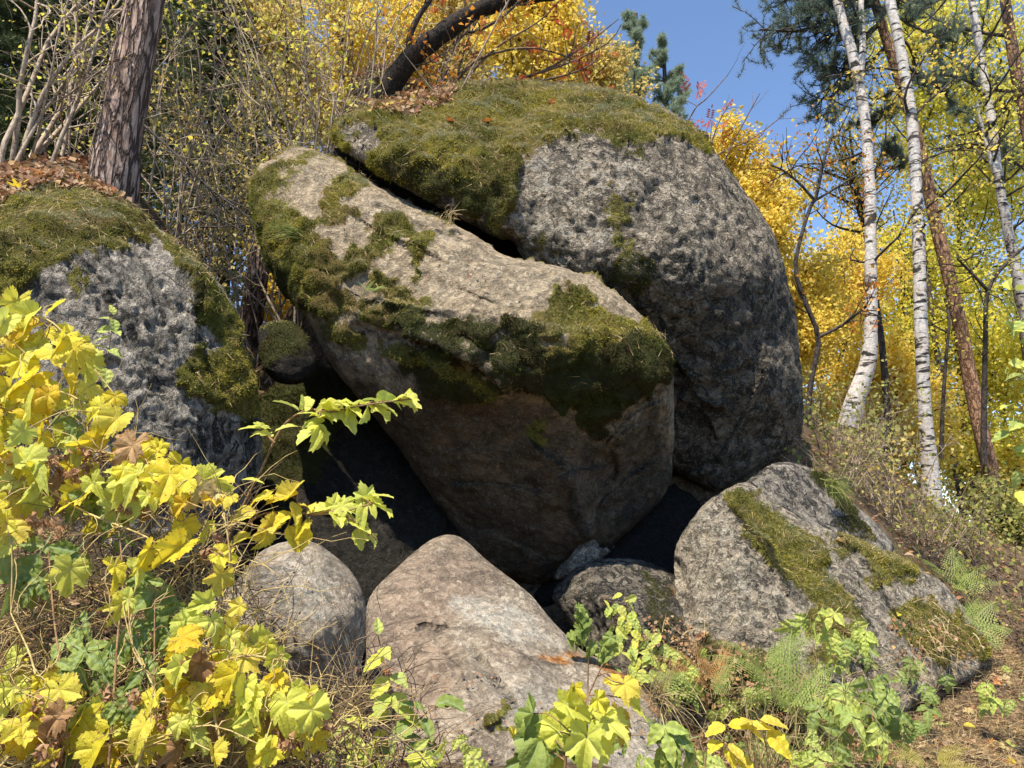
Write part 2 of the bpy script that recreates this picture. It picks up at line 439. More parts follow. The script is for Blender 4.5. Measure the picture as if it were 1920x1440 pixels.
build_rock('B', 'boulder', [(478,320),(500,305),(530,290),(560,277),(590,280),(620,300),(660,320),(700,345),(750,372),(800,395),(840,415),(880,435),(915,460),
    (935,480),(1000,492),(1060,505),(1110,525),(1160,555),(1195,585),(1215,610),(1240,632),(1258,665),(1266,720),(1264,800),(1260,870),(1252,920),(1218,960),(1180,998),
    (1158,1014),(1140,1030),(1100,1060),(1040,1095),(990,1098),(940,1080),(900,1050),(870,1015),(840,970),(800,915),(760,860),(720,805),(680,755),(650,720),(620,680),
    (600,640),(580,600),(560,575),(535,545),(515,515),(498,480),(485,440),(475,400),(470,360)],
  [(560,285,6.3),(480,350,6.2),(480,420,6.0),(640,320,6.2),(750,380,6.0),(850,425,5.8),(920,470,5.65),(560,340,5.95),(540,420,5.75),(600,400,5.7),(680,400,5.75),
   (760,430,5.65),(850,470,5.5),(520,490,5.75),(600,500,5.5),(700,500,5.4),(800,520,5.3),(900,520,5.3),(1000,530,5.3),(1100,555,5.25),(1170,600,5.3),
   (580,580,5.55),(650,580,5.35),(750,600,5.2),(850,600,5.1),(950,600,5.08),(1050,620,5.05),(1150,670,5.05),(1220,690,5.2),(640,660,5.5),(720,680,5.3),
   (800,680,5.12),(900,680,5.0),(1000,680,5.0),(1100,720,5.05),(1200,740,5.28),(700,740,5.55),(800,770,5.35),(900,780,5.25),(1000,780,5.2),(1100,800,5.25),
   (1180,810,5.52),(1240,820,5.92),(780,860,5.78),(880,880,5.55),(980,880,5.5),(1070,900,5.42),(1150,900,5.85),(1230,900,6.2),(850,960,5.95),(950,980,5.75),
   (1050,980,5.68),(1090,1000,5.65),(1150,980,6.0),(930,1060,6.0),(1030,1070,5.95),(1100,1040,5.85),(1180,980,6.1)],
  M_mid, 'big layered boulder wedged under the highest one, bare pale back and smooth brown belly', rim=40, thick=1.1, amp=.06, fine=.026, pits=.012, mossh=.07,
  masks=dict(
    moss=[([(460,330),(520,295),(545,310),(530,350),(505,370),(520,400),(560,420),(620,430),(640,450),(625,480),(660,470),(700,440),(740,410),(760,430),(740,460),(700,480),(680,520),(640,545),
            (620,560),(600,600),(560,580),(510,520),(480,460),(460,380)], 1, 9),
          ([(545,470),(640,520),(700,545),(790,560),(830,600),(770,650),(690,630),(640,605),(590,610),(540,560)], .72, 26),
          ([(650,560),(760,585),(880,602),(1040,625),(1015,700),(965,748),(900,685),(800,645),(690,615)], .60, 30),
          ([(480,330),(560,290),(600,300),(560,370),(500,400)], .62, 18), ([(560,570),(620,580),(690,610),(800,640),(760,680),(680,660),(600,640)], .6, 18), ([(600,345),(640,325),(690,350),(665,380),(650,410),(625,440),(590,400)], 1, 9),
          ([(760,440),(800,430),(830,455),(800,470),(800,510),(790,545),(765,520)], .9, 9),
          ([(800,395),(845,400),(860,430),(840,440)], .9, 8), ([(690,500),(760,540),(800,560),(790,590),(720,570),(680,540)], .8, 12),
          ([(820,600),(900,610),(940,650),(900,660),(840,630)], .9, 10),
          ([(930,600),(1010,590),(1040,560),(1130,560),(1060,650),(960,650)], .66, 20), ([(1030,560),(1090,560),(1130,585),(1190,600),(1250,640),(1262,700),(1215,695),(1180,740),(1150,800),(1115,835),(1075,790),(1020,745),(985,700),(1010,650),(1060,640),(1030,600)], 1, 12),
          ([(760,660),(830,650),(880,690),(940,730),(920,750),(860,745),(800,735),(760,700)], .9, 12), ([(940,640),(1010,660),(990,700),(950,690)], .8, 12),
          ([(970,800),(1010,790),(1040,830),(1030,855),(985,840)], .8, 12), ([(600,560),(680,590),(740,620),(700,640),(640,620)], .55, 14)],
    line_dark=[([(1262,745),(1190,770),(1120,850)], 1, 7), ([(1258,850),(1180,890),(1115,950)], 1, 7), ([(1160,870),(1090,880),(1030,860),(980,815)], 1, 8), ([(1070,900),(1080,960),(1105,1015)], 1, 6), ([(1250,930),(1180,960),(1120,985)], .9, 6),
           ([(825,905),(930,905),(1060,930)], .7, 5), ([(820,900),(830,960),(900,1045)], .6, 5), ([(660,548),(720,566),(800,582),(880,598),(950,606),(1040,625)], .9, 6), ([(660,620),(740,632),(830,655),(890,682),(940,720),(955,748)], .9, 7),
           ([(1240,800),(1150,840),(1120,900)], .7, 5), ([(960,890),(1040,910),(1060,960)], .5, 5), ([(690,372),(760,405),(830,436),(880,456),(925,490)], .8, 4), ([(1210,700),(1215,760),(1180,830)], .8, 7)],
    brown=[([(640,660),(760,740),(880,740),(1010,750),(1120,830),(1180,830),(1250,760),(1270,940),(1150,1040),(1000,1110),(860,1020),(700,790)], .92, 20),
           ([(560,580),(680,690),(760,740),(700,760)], .6, 20)],
    dark=[([(660,560),(800,590),(1040,625),(1010,720),(960,750),(880,690),(760,650)], .62, 26), ([(1110,770),(1270,720),(1270,930),(1120,1010),(1070,900)], .6, 24), ([(1020,650),(1120,640),(1270,640),(1270,740),(1120,850),(980,720)], .6, 30), ([(460,430),(540,500),(640,600),(560,600),(490,490)], .5, 22), ([(740,665),(950,745),(800,760),(740,720)], .6, 16), ([(1180,620),(1262,640),(1270,760),(1200,800),(1130,760),(1100,700)], .5, 20), ([(1060,1030),(960,1060),(880,1000),(840,960),(900,1100),(1040,1100)], .5, 25),  # stains, plus painted shade on right end, left flank and under ledges
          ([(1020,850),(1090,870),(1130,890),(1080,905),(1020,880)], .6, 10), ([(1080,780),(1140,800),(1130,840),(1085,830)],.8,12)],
    lichen=[([(620,330),(700,350),(860,440),(860,470),(720,430),(650,430),(640,390)], .5, 20), ([(800,470),(940,490),(1100,530),(1050,580),(850,580),(800,540)], .55, 18),
            ([(540,290),(600,290),(640,330),(580,370),(540,340)], .5, 16), ([(840,650),(930,680),(960,725),(930,700),(850,672)], .9, 6)]),
  features=[dict(line=[(1100,640),(1040,618),(950,600),(880,590),(800,575),(720,560),(660,545)], amp=.13, w=46), dict(line=[(700,560),(620,520),(560,500)], amp=.05, w=24), dict(line=[(800,590),(720,600),(640,570)], amp=.05, w=22),
            dict(line=[(660,400),(720,440),(800,470),(850,500)], amp=.05, w=24), dict(line=[(700,470),(800,520),(900,560),(980,600)], kind='groove', amp=.035, w=7), dict(line=[(1010,700),(900,660),(850,640)], amp=.05, w=24),
            dict(line=[(740,625),(830,650),(890,675),(935,705),(955,745)], amp=.14, w=34),
            dict(line=[(930,488),(880,450),(830,430),(760,400),(690,365)], amp=.05, w=14),
            dict(line=[(1160,870),(1090,880),(1030,860),(980,815)], amp=.06, w=22),
            dict(line=[(1255,800),(1190,790),(1150,830),(1160,900),(1120,925)], amp=.07, w=26),
            dict(line=[(1070,900),(1075,960),(1100,1010)], amp=.08, w=30),
            dict(line=[(820,905),(930,905),(1060,930)], amp=-.035, w=26), dict(line=[(860,985),(960,1010),(1040,1060)], amp=-.05, w=20),
            dict(line=[(1240,935),(1150,960),(1090,985)], amp=.07, w=20), dict(line=[(1262,745),(1190,770),(1120,850)], amp=.07, w=26), dict(line=[(1258,850),(1180,890),(1115,950)], amp=.07, w=24), dict(line=[(1065,880),(1080,960),(1105,1015)], kind='groove', amp=-.09, w=18), dict(line=[(700,800),(830,850),(960,840)], amp=-.03, w=30), dict(line=[(640,440),(690,480),(700,560)], kind='groove', amp=.05, w=12)], seed=11)

build_rock('C', 'boulder', [(-140,330),(-60,322),(0,318),(60,330),(120,328),(170,342),(215,362),(250,392),(290,422),(330,452),(370,495),(408,530),(440,570),(452,610),(466,660),(480,720),
    (492,790),(492,870),(482,915),(430,1000),(330,1080),(200,1120),(0,1140),(-140,1140)],
  [(-100,340,5.0),(0,335,5.0),(100,345,5.0),(200,370,4.95),(280,430,4.9),(-100,450,4.4),(0,440,4.35),(100,430,4.42),(200,430,4.55),(280,470,4.65),(-100,600,4.1),(0,570,4.1),(100,570,4.15),
   (200,560,4.22),(300,560,4.42),(380,570,4.65),(430,590,4.85),(0,700,4.0),(100,700,4.02),(200,700,4.1),(300,700,4.25),(380,700,4.45),(440,700,4.7),(100,850,3.95),(200,850,4.05),
   (300,850,4.2),(400,850,4.45),(470,850,4.8),(-100,900,3.9),(100,1000,3.95),(250,1000,4.1),(380,980,4.4)],
  M_left, 'silver-grey pitted rock behind the yellow vines, moss and brown leaves on its crown', cell=4.0, rim=30, thick=1.0, amp=.05, fine=.025, pits=.03, mossh=.06,
  masks=dict(line_dark=[([(150,480),(230,600),(330,760)], .9, 5), ([(240,440),(320,600),(380,740)], .8, 4), ([(200,560),(280,700),(330,830)], .7, 4), ([(360,500),(372,620),(400,720)], .7, 6)],moss=[([(-140,330),(0,310),(120,320),(215,355),(290,415),(300,440),(260,450),(240,430),(225,470),(190,480),(150,470),(110,500),(70,520),(40,560),(0,570),(-140,560)], 1, 10),
                   ([(280,430),(330,445),(370,490),(440,565),(456,610),(440,650),(400,620),(370,600),(358,540),(340,490)], 1, 9),
                   ([(360,680),(430,640),(470,660),(485,720),(490,800),(440,800),(400,770),(365,720)], 1, 10), ([(120,500),(160,520),(170,570),(130,560)], .5, 14)],
             dark=[([(380,780),(440,780),(500,780),(500,930),(400,1000),(300,960)], .6, 30), ([(-140,800),(200,900),(300,1100),(-140,1140)], .4, 40)],
             lichen=[([(180,440),(300,450),(370,560),(380,700),(300,720),(200,620)], .5, 40), ([(200,640),(260,660),(330,800),(280,830),(220,740)], .7, 30)]),
  features=[dict(line=[(150,480),(230,600),(330,760)], kind='groove', amp=.03, w=10), dict(line=[(365,520),(372,620),(400,720),(440,800)], amp=-.05, w=30),
            dict(line=[(240,440),(320,600),(380,740)], kind='groove', amp=.02, w=9)], seed=21)

build_rock('D', 'boulder', [(440,1100),(480,1040),(520,1020),(570,1013),(610,1030),(650,1062),(676,1100),(687,1150),(686,1220),(674,1275),(640,1315),(600,1335),(500,1350),(400,1340),(350,1240),(380,1130)],
  [(500,1040,3.45),(570,1025,3.5),(640,1080,3.5),(500,1100,3.2),(580,1120,3.2),(650,1150,3.3),(400,1200,3.1),(500,1200,3.05),(600,1210,3.1),(670,1220,3.35),(500,1320,3.1),(600,1310,3.2)],
  M_low, 'rounded grey-brown rock at the lower edge of the vines, left of the smooth slab', rim=42, thick=.6, amp=.03, freq=2, fine=.016, pits=.012,
  masks=dict(dark=[([(380,1050),(500,1030),(560,1100),(540,1250),(450,1340),(350,1300)], .4, 30)], lichen=[([(480,1030),(640,1060),(600,1200),(500,1150)], .5, 30)]), seed=31)

build_rock('E', 'boulder', [(685,1140),(700,1105),(740,1068),(780,1032),(815,1006),(850,1000),(880,1018),(910,1050),(960,1088),(1000,1120),(1030,1160),(1065,1195),(1090,1220),(1130,1238),(1180,1270),
    (1220,1310),(1260,1360),(1300,1420),(1330,1520),(1000,1540),(650,1520),(675,1400),(690,1300),(684,1200)],
  [(840,1010,5.05),(800,1060,4.7),(880,1070,4.75),(800,1120,4.42),(900,1130,4.45),(970,1140,4.5),(720,1140,4.35),(750,1200,4.08),(850,1210,4.0),(950,1200,4.1),(1020,1200,4.25),(1080,1240,4.2),
   (720,1300,3.75),(850,1290,3.66),(980,1280,3.75),(1080,1300,3.8),(1180,1310,3.85),(750,1400,3.4),(900,1400,3.3),(1050,1400,3.4),(1200,1390,3.55),(800,1500,3.1),(1000,1500,3.0),(1200,1500,3.2)],
  M_low, 'low smooth slab, brown and pale grey with an orange rust stain, under the wedged boulder', rim=30, thick=.8, amp=.025, freq=1.6, fine=.008, cat='rock slab',
  masks=dict(line_dark=[([(780,1178),(800,1172),(820,1180),(842,1174)], 1, 4), ([(880,1205),(900,1240),(940,1290),(970,1330)], 1, 6), ([(820,1180),(835,1220),(870,1260),(885,1330)], .7, 3), ([(1040,1290),(1090,1330),(1150,1350)], .8, 5), ([(1095,1246),(1010,1238),(960,1212)], .7, 4)],
    brown=[([(680,1120),(820,1000),(900,1040),(960,1090),(880,1130),(820,1180),(880,1240),(830,1330),(740,1380),(660,1400)], .6, 30), ([(900,1170),(1000,1230),(1080,1240),(940,1260)], .5, 25)],
             rust=[([(1005,1225),(1060,1218),(1100,1222),(1150,1245),(1230,1310),(1270,1370),(1250,1370),(1180,1300),(1120,1250),(1090,1240),(1060,1250),(1040,1240)], 1.0, 7)],
             moss=[([(920,1290),(950,1300),(965,1330),(940,1340),(985,1370),(960,1385),(910,1370),(895,1340),(930,1330)], .8, 10)],
             dark=[([(800,1000),(880,1010),(960,1090),(900,1100),(840,1060)], .25, 20), ([(840,1370),(920,1350),(940,1440),(860,1450)], .35, 20)],
             lichen=[([(850,1120),(920,1120),(1000,1150),(1080,1220),(1000,1210),(920,1180),(880,1150)], .95, 12), ([(900,1270),(1000,1260),(1080,1310),(1260,1370),(1320,1500),(1100,1500),(980,1400)], .6, 25)]),
  features=[dict(line=[(780,1178),(800,1172),(820,1180),(842,1174)], kind='groove', amp=.05, w=5), dict(line=[(880,1205),(900,1240),(940,1290),(970,1330)], kind='groove', amp=.05, w=7),
            dict(line=[(1095,1242),(1010,1235),(960,1210),(900,1190)], amp=.03, w=28), dict(line=[(850,1420),(870,1380),(960,1340)], amp=.025, w=30),
            dict(line=[(1040,1290),(1090,1330),(1150,1350)], kind='groove', amp=.04, w=9), dict(line=[(820,1180),(835,1220),(870,1260)], kind='groove', amp=.015, w=8)], seed=41)

build_rock('F', 'boulder', [(1265,1030),(1290,985),(1320,945),(1345,925),(1380,905),(1408,905),(1440,930),(1480,958),(1520,983),(1570,992),(1620,1018),(1680,1038),(1730,1070),(1772,1092),(1802,1130),
    (1834,1172),(1860,1218),(1830,1270),(1740,1300),(1670,1360),(1600,1440),(1520,1520),(1350,1520),(1310,1400),(1285,1260),(1278,1180),(1265,1090)],
  [(1345,930,5.45),(1300,1050,5.3),(1380,1050,5.02),(1340,1150,4.88),(1450,1160,4.75),(1500,1060,5.15),(1400,960,5.4),(1600,1060,5.35),(1600,1130,5.0),(1700,1110,5.35),(1700,1180,5.0),(1790,1190,5.3),
   (1600,1210,4.65),(1700,1250,4.7),(1450,1250,4.4),(1560,1300,4.2),(1500,1400,3.85),(1350,1300,4.4),(1400,1400,3.95),(1420,1500,3.6)],
  M_side, 'speckled grey rock sloping down to the ground, olive moss across its crest', rim=16, thick=.9, amp=.04, freq=1.8, fine=.024, pits=.02, mossh=.05, smooth_it=1,
  masks=dict(line_dark=[([(1345,930),(1420,1010),(1470,1090),(1510,1160)], .9, 6), ([(1560,990),(1640,1080),(1700,1180)], .8, 5), ([(1620,1040),(1600,1120),(1640,1200)], .8, 5), ([(1300,1170),(1400,1190),(1500,1240)], .8, 7)],
    moss=[([(1500,1120),(1600,1160),(1620,1200),(1560,1240),(1480,1190)], .8, 16), ([(1600,1020),(1690,1060),(1720,1100),(1670,1110),(1610,1070)], .7, 14), ([(1370,915),(1420,935),(1460,965),(1500,985),(1560,1000),(1620,1030),(1590,1060),(1540,1040),(1560,1080),(1600,1120),(1615,1160),(1590,1170),(1540,1150),(1490,1130),(1450,1080),(1420,1020),(1390,970)], 1, 9),
                   ([(1560,985),(1640,1015),(1700,1040),(1720,1070),(1680,1080),(1640,1060),(1590,1030)], 1, 8), ([(1600,1080),(1660,1080),(1660,1120),(1610,1110)], .9, 9),
                   ([(1680,1140),(1730,1130),(1790,1160),(1850,1210),(1840,1240),(1760,1230),(1700,1200),(1670,1160)], 1, 10), ([(1540,1190),(1600,1180),(1620,1230),(1560,1260),(1510,1230)], .9, 14),
                   ([(1290,1170),(1420,1200),(1540,1270),(1640,1320),(1600,1440),(1440,1500),(1300,1400)], .75, 26)],
             dark=[([(1400,1000),(1440,1080),(1490,1160),(1450,1180),(1380,1050)], .35, 18), ([(1280,1170),(1380,1230),(1500,1330),(1520,1520),(1350,1520)], .55, 25)],
             lichen=[([(1300,980),(1345,935),(1440,1150),(1400,1200),(1300,1150)], .6, 20), ([(1660,1060),(1740,1090),(1770,1130),(1700,1130)], .7, 12)]),
  features=[dict(line=[(1270,1040),(1283,1110),(1300,1170)], kind='groove', amp=.10, w=9), dict(line=[(1360,930),(1420,1010),(1460,1090),(1500,1150)], amp=.04, w=24),
            dict(line=[(1620,1100),(1540,1030),(1470,980)], amp=.07, w=22), dict(line=[(1300,1170),(1400,1190),(1500,1240)], amp=-.08, w=26), dict(line=[(1560,990),(1640,1080),(1700,1180)], kind='groove', amp=.05, w=7)], seed=51)

build_rock('G', 'boulder', [(1392,905),(1420,886),(1455,864),(1500,868),(1545,890),(1580,925),(1615,955),(1655,992),(1690,1040),(1640,1040),(1570,1010),(1510,985),(1450,950),(1410,925)],
  [(1400,905,5.95),(1460,870,6.3),(1520,890,6.3),(1500,930,5.95),(1450,925,5.85),(1560,960,5.95),(1600,1000,5.8),(1640,1000,6.0),(1550,920,6.2)],
  M_left, 'narrow grey slab tucked behind the mossy sloping rock, red leaves above it', rim=18, thick=.5, amp=.03, freq=2, fine=.02, pits=.03, cat='rock slab',
  masks=dict(moss=[([(1530,880),(1590,930),(1600,965),(1560,950),(1540,920)], .8, 10), ([(1560,960),(1620,985),(1640,1020),(1580,1000)], .7, 10)],
             dark=[([(1380,900),(1460,860),(1560,900),(1660,1030),(1480,1000)], .5, 14)]), features=[dict(line=[(1420,905),(1500,950),(1560,990)], kind='groove', amp=.05, w=8)], seed=61)

build_rock('H', 'boulder', [(1028,1112),(1070,1070),(1110,1048),(1160,1044),(1210,1050),(1252,1066),(1276,1092),(1286,1150),(1300,1230),(1345,1320),(1345,1400),(1280,1380),(1200,1300),(1110,1230),(1080,1190),(1052,1150)],
  [(1060,1100,5.3),(1110,1060,5.4),(1200,1060,5.45),(1260,1100,5.3),(1120,1120,4.95),(1200,1140,4.85),(1270,1180,4.85),(1090,1180,5.15),(1150,1210,4.85),(1240,1240,4.6),(1320,1340,4.3)],
  M_side, 'dark mottled rock in the gap between the smooth slab and the speckled rock', rim=13, thick=.7, amp=.05, freq=2.6, fine=.03, pits=.02, smooth_it=1,
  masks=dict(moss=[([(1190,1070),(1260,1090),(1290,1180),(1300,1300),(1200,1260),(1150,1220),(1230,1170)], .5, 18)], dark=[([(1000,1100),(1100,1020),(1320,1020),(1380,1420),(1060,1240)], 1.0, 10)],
             rust=[([(1255,1065),(1290,1080),(1290,1120),(1262,1110)], .9, 9), ([(1120,1110),(1150,1130),(1170,1190),(1145,1200)], .6, 9)],
             brown=[([(1180,1150),(1300,1180),(1345,1400),(1180,1300)], .7, 20)]), seed=71)

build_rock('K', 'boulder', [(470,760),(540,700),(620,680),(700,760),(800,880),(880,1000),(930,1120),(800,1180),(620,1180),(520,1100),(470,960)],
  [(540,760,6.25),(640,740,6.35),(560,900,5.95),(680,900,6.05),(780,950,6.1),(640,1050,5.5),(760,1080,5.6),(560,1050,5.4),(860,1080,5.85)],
  M_cave_shade, 'rock painted shade-black at the back of the hollow under the wedged boulder', cell=6, rim=60, thick=.6, amp=.12, freq=2.0, fine=.05, pits=.05, masks=dict(moss=[([(460,700),(640,660),(680,760),(600,860),(560,960),(450,960)], 1, 16)], dark=[([(400,600),(1000,600),(1000,1200),(400,1200)], .5, 20)]), seed=81)  # shade of the hollow put into rock and moss colour
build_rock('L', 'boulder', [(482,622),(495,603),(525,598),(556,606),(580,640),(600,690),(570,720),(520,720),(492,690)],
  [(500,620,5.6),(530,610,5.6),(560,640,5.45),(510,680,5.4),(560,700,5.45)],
  M_cave_shade, 'small round mossy stone in the gap behind the silver-grey rock', rim=26, thick=.4, amp=.02, fine=.015, cat='stone', mossh=.03, masks=dict(moss=[([(470,590),(580,590),(600,650),(510,680),(490,670)], 1, 8)], dark=[([(460,590),(620,590),(620,740),(470,740)], .5, 10)]), seed=91)
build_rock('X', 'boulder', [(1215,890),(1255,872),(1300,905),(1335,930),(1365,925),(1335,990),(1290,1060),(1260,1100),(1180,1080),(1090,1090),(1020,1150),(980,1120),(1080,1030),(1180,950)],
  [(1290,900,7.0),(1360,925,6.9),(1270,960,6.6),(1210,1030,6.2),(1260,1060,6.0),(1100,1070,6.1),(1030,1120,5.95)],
  M_cave_shade, 'rock painted shade-black, deep in the cleft under the highest boulder', cell=8, rim=24, thick=.5, amp=.04, fine=.02, masks=dict(dark=[([(900,800),(1500,800),(1500,1200),(900,1200)], .5, 20)]), seed=95)  # cleft shade put into the rock colour

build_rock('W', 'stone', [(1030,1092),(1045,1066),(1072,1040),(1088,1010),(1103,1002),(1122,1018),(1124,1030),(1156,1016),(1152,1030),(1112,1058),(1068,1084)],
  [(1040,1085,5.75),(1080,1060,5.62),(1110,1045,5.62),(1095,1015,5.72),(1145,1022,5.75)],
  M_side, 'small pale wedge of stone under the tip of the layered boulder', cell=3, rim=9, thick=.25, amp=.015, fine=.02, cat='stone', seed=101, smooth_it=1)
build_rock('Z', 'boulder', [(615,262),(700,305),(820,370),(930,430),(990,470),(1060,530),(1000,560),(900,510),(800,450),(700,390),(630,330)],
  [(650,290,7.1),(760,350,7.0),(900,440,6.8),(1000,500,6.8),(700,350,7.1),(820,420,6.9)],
  M_cave_shade, 'added filler stone, painted shade-dark, deep in the crack between the two big boulders', cell=8, rim=16, thick=.3, amp=.03, fine=.02, masks=dict(dark=[([(500,200),(1200,200),(1200,700),(500,700)], .6, 20)]), seed=103)  # filler added to blacken the crack behind both boulders
# ------------------------------------------------------------------ terrain
_an = []
for a in [(1850,1300,5.0),(1800,1430,3.8),(1600,1460,3.5),(1880,1230,6.0),(1700,1275,5.0),(1745,1000,10.5),(1880,1010,10.0),(1610,830,9.5),(1565,885,7.4),(1650,985,7.0),
          (1780,1110,7.2),(1900,1150,7.5),(740,172,8.0),(850,172,8.3),(620,230,8.0),(0,335,5.7),(210,352,6.0),(-150,335,5.8),(330,470,6.6),(400,560,7.2),(470,680,7.4),(560,720,7.4),
          (0,1220,2.4),(-120,900,3.7),(300,1330,2.4),(100,1460,1.9),(400,1460,2.15),(600,1420,2.6),(760,1460,2.8),(1000,1470,2.9),(1250,1450,3.3),(1310,1350,4.3),(1500,1470,3.5),
          (150,1100,3.3)]:
    _an.append(P(*a))
_an += [np.array(a, float) for a in [(-.3,6.2,1.1),(0,5.0,.5),(-1.2,5,.45),(-1.3,6,.6),(-1.4,6.5,1.0),(-.4,6.6,1.1),(1.2,6.6,1.5),(2.2,6.3,1.7),(.5,9.2,5.2),(2.4,9,3.9),(0,-.3,.3),(0,-4,0),(-3,0,1.0),(3,0,.35),(0,14,6.2),(-6,12,5.0),(-2,11,5.2),(-3.0,8.6,3.5),(-1.2,8.4,6.1),(-1.3,7.7,6.25),(-.6,7.9,6.2),(-1.9,8.0,6.0),(-1.2,10,5.8),(-2.0,9.2,5.4),(-.3,9,5.7),(-3.6,11,4.4),(6,14,2.6),
        (10,14,1.0),(-10,6,5.4),(10,4,.3),(6,2,.3),(-6,2,2.6),(3.5,12,4.0),(-10,-2,1.5),(8,-4,0)]]
_an = np.array(_an)
_tt = TPS(_an[:, :2]*100, _an[:, 2], .03)
def ground_z(x, y):
    x = np.asarray(x, float); y = np.asarray(y, float)
    r = np.hypot(x, y-5)
    k = sstep(9, 22, r)
    cx = x/np.maximum(1, r/14); cy = 5+(y-5)/np.maximum(1, r/14)
    z = _tt(cx*100, cy*100)
    far = 2.2 - .06*np.clip(x, -30, 30) + 1.2*sstep(-5, -25, x)
    return z*(1-k) + far*k
def graded(a, b, lo, hi, h, H):
    m = np.arange(a, b+h/2, h); out = list(m)
    s = h; v = b
    while v < hi: s = min(s*1.18, H); v += s; out.append(v)
    s = h; v = a
    while v > lo: s = min(s*1.18, H); v -= s; out.insert(0, v)
    return np.array(out)
gx = graded(-6, 8, -900, 900, .09, 60); gy = graded(-1, 12, -600, 1500, .09, 60)
GX, GY = np.meshgrid(gx, gy)
gp = np.c_[GX.ravel(), GY.ravel(), np.zeros(GX.size)]
gz = ground_z(gp[:, 0], gp[:, 1])
near = 1-sstep(12, 30, np.hypot(gp[:, 0], gp[:, 1]-5))
gz = gz + near*(.06*fbm(gp*1.1+5, 4, .55, 3) + .025*fbm(gp*6, 3, .6, 4))
gp[:, 2] = gz
ii = np.arange(GX.size).reshape(GX.shape)
gq = np.stack([ii[:-1, :-1], ii[:-1, 1:], ii[1:, 1:], ii[1:, :-1]], -1).reshape(-1, 4)
t = NT('forest_soil')
v = t.coords(); n1 = t.noise(v, 1.2, 5, .6); n2 = t.noise(v, 9, 6, .65, .5); n3 = t.noise(v, 45, 4, .65)
c = t.mix(t.ramp(n2, .35, .65), (.045, .030, .018), (.14, .095, .055))
c = t.mix(t.ramp(n3, .52, .68), c, (.24, .17, .10))
c = t.mix(t.ramp(n1, .5, .68, 0, .7), c, (.085, .085, .025))
t.principled(c, .95, t.bump(t.math('ADD', n2, t.math('MULTIPLY', n3, .5)), .8, .04), .15)
g = put('ground', mesh_np('ground', gp, gq, t.m, True)); tag(g, kind='structure')

# ------------------------------------------------------------------ small leaf and blade materials
def tint_mat(name, cols, trans=.35, rough=.7, noise_scale=0, spec=.25, obj=False, noise_cols=None):
    """colour per loose piece (or per object), with a share of light passing through"""
    t = NT(name)
    r = t.n('ShaderNodeObjectInfo').outputs['Random'] if obj else t.n('ShaderNodeNewGeometry').outputs['Random Per Island']
    cr = t.n('ShaderNodeValToRGB'); e = cr.color_ramp.elements
    while len(e) < len(cols): e.new(.5)
    for i, cc in enumerate(cols):
        e[i].position = i/max(1, len(cols)-1); e[i].color = (*cc, 1)
    t.l(r, cr.inputs[0]); col = cr.outputs[0]
    if noise_scale:
        nz = t.noise(t.coords(), noise_scale, 3, .6)
        col = t.mix(t.ramp(nz, .38, .62), col, noise_cols, 'MIX') if noise_cols else t.mix(.35, col, t.mix(t.ramp(nz, .35, .65), (.3,.3,.3), (1,1,1)), 'MULTIPLY')
    b = t.n('ShaderNodeBsdfPrincipled'); t.l(col, b.inputs['Base Color'])
    b.inputs['Roughness'].default_value = rough; b.inputs['Specular IOR Level'].default_value = spec
    if trans:
        tr = t.n('ShaderNodeBsdfTranslucent'); t.l(col, tr.inputs['Color'])
        mx = t.n('ShaderNodeMixShader'); mx.inputs[0].default_value = trans
        t.l(b.outputs[0], mx.inputs[1]); t.l(tr.outputs[0], mx.inputs[2]); t.l(mx.outputs[0], t.out.inputs[0])
    else:
        t.l(b.outputs[0], t.out.inputs[0])
    return t.m

def unit(v): return v/np.maximum(np.linalg.norm(v, axis=-1, keepdims=True), 1e-9)
def rvec(n): return unit(rng.normal(size=(n, 3)))

def blades(p, d, length, width, bend=None):
    """narrow triangles from p along d"""
    n = len(p); s = unit(np.cross(d, rvec(n)))
    w = (np.asarray(width)*np.ones(n))[:, None]; L = (np.asarray(length)*np.ones(n))[:, None]
    v = np.stack([p - s*w/2, p + s*w/2, p + d*L], 1).reshape(-1, 3)
    f = np.arange(3*n).reshape(n, 3); return v, f

def leaf_rhombs(p, d, nrm, size, wr=.62, fold=.18):
    """small folded leaves: base, left, tip, right"""
    n = len(p); s = unit(np.cross(d, nrm)); nn = unit(np.cross(s, d))
    L = (np.asarray(size)*np.ones(n))[:, None]
    v = np.stack([p, p + d*L*.45 - s*L*wr/2 + nn*L*fold, p + d*L, p + d*L*.45 + s*L*wr/2 + nn*L*fold], 1).reshape(-1, 3)
    k = np.arange(n)*4
    f = np.concatenate([np.c_[k, k+1, k+2], np.c_[k, k+2, k+3]]); return v, f

def sample_quads(V, Q, wgt, n):
    a, b, c, d = (V[Q[:, i]] for i in range(4))
    ar = .5*np.linalg.norm(np.cross(c-a, d-b), axis=1)*wgt
    cdf = np.cumsum(ar); tot = cdf[-1]
    q = np.searchsorted(cdf, rng.random(n)*tot)
    u = rng.random((n, 1)); w = rng.random((n, 1))
    return (a[q]*(1-u)+b[q]*u)*(1-w) + (d[q]*(1-u)+c[q]*u)*w, q, tot

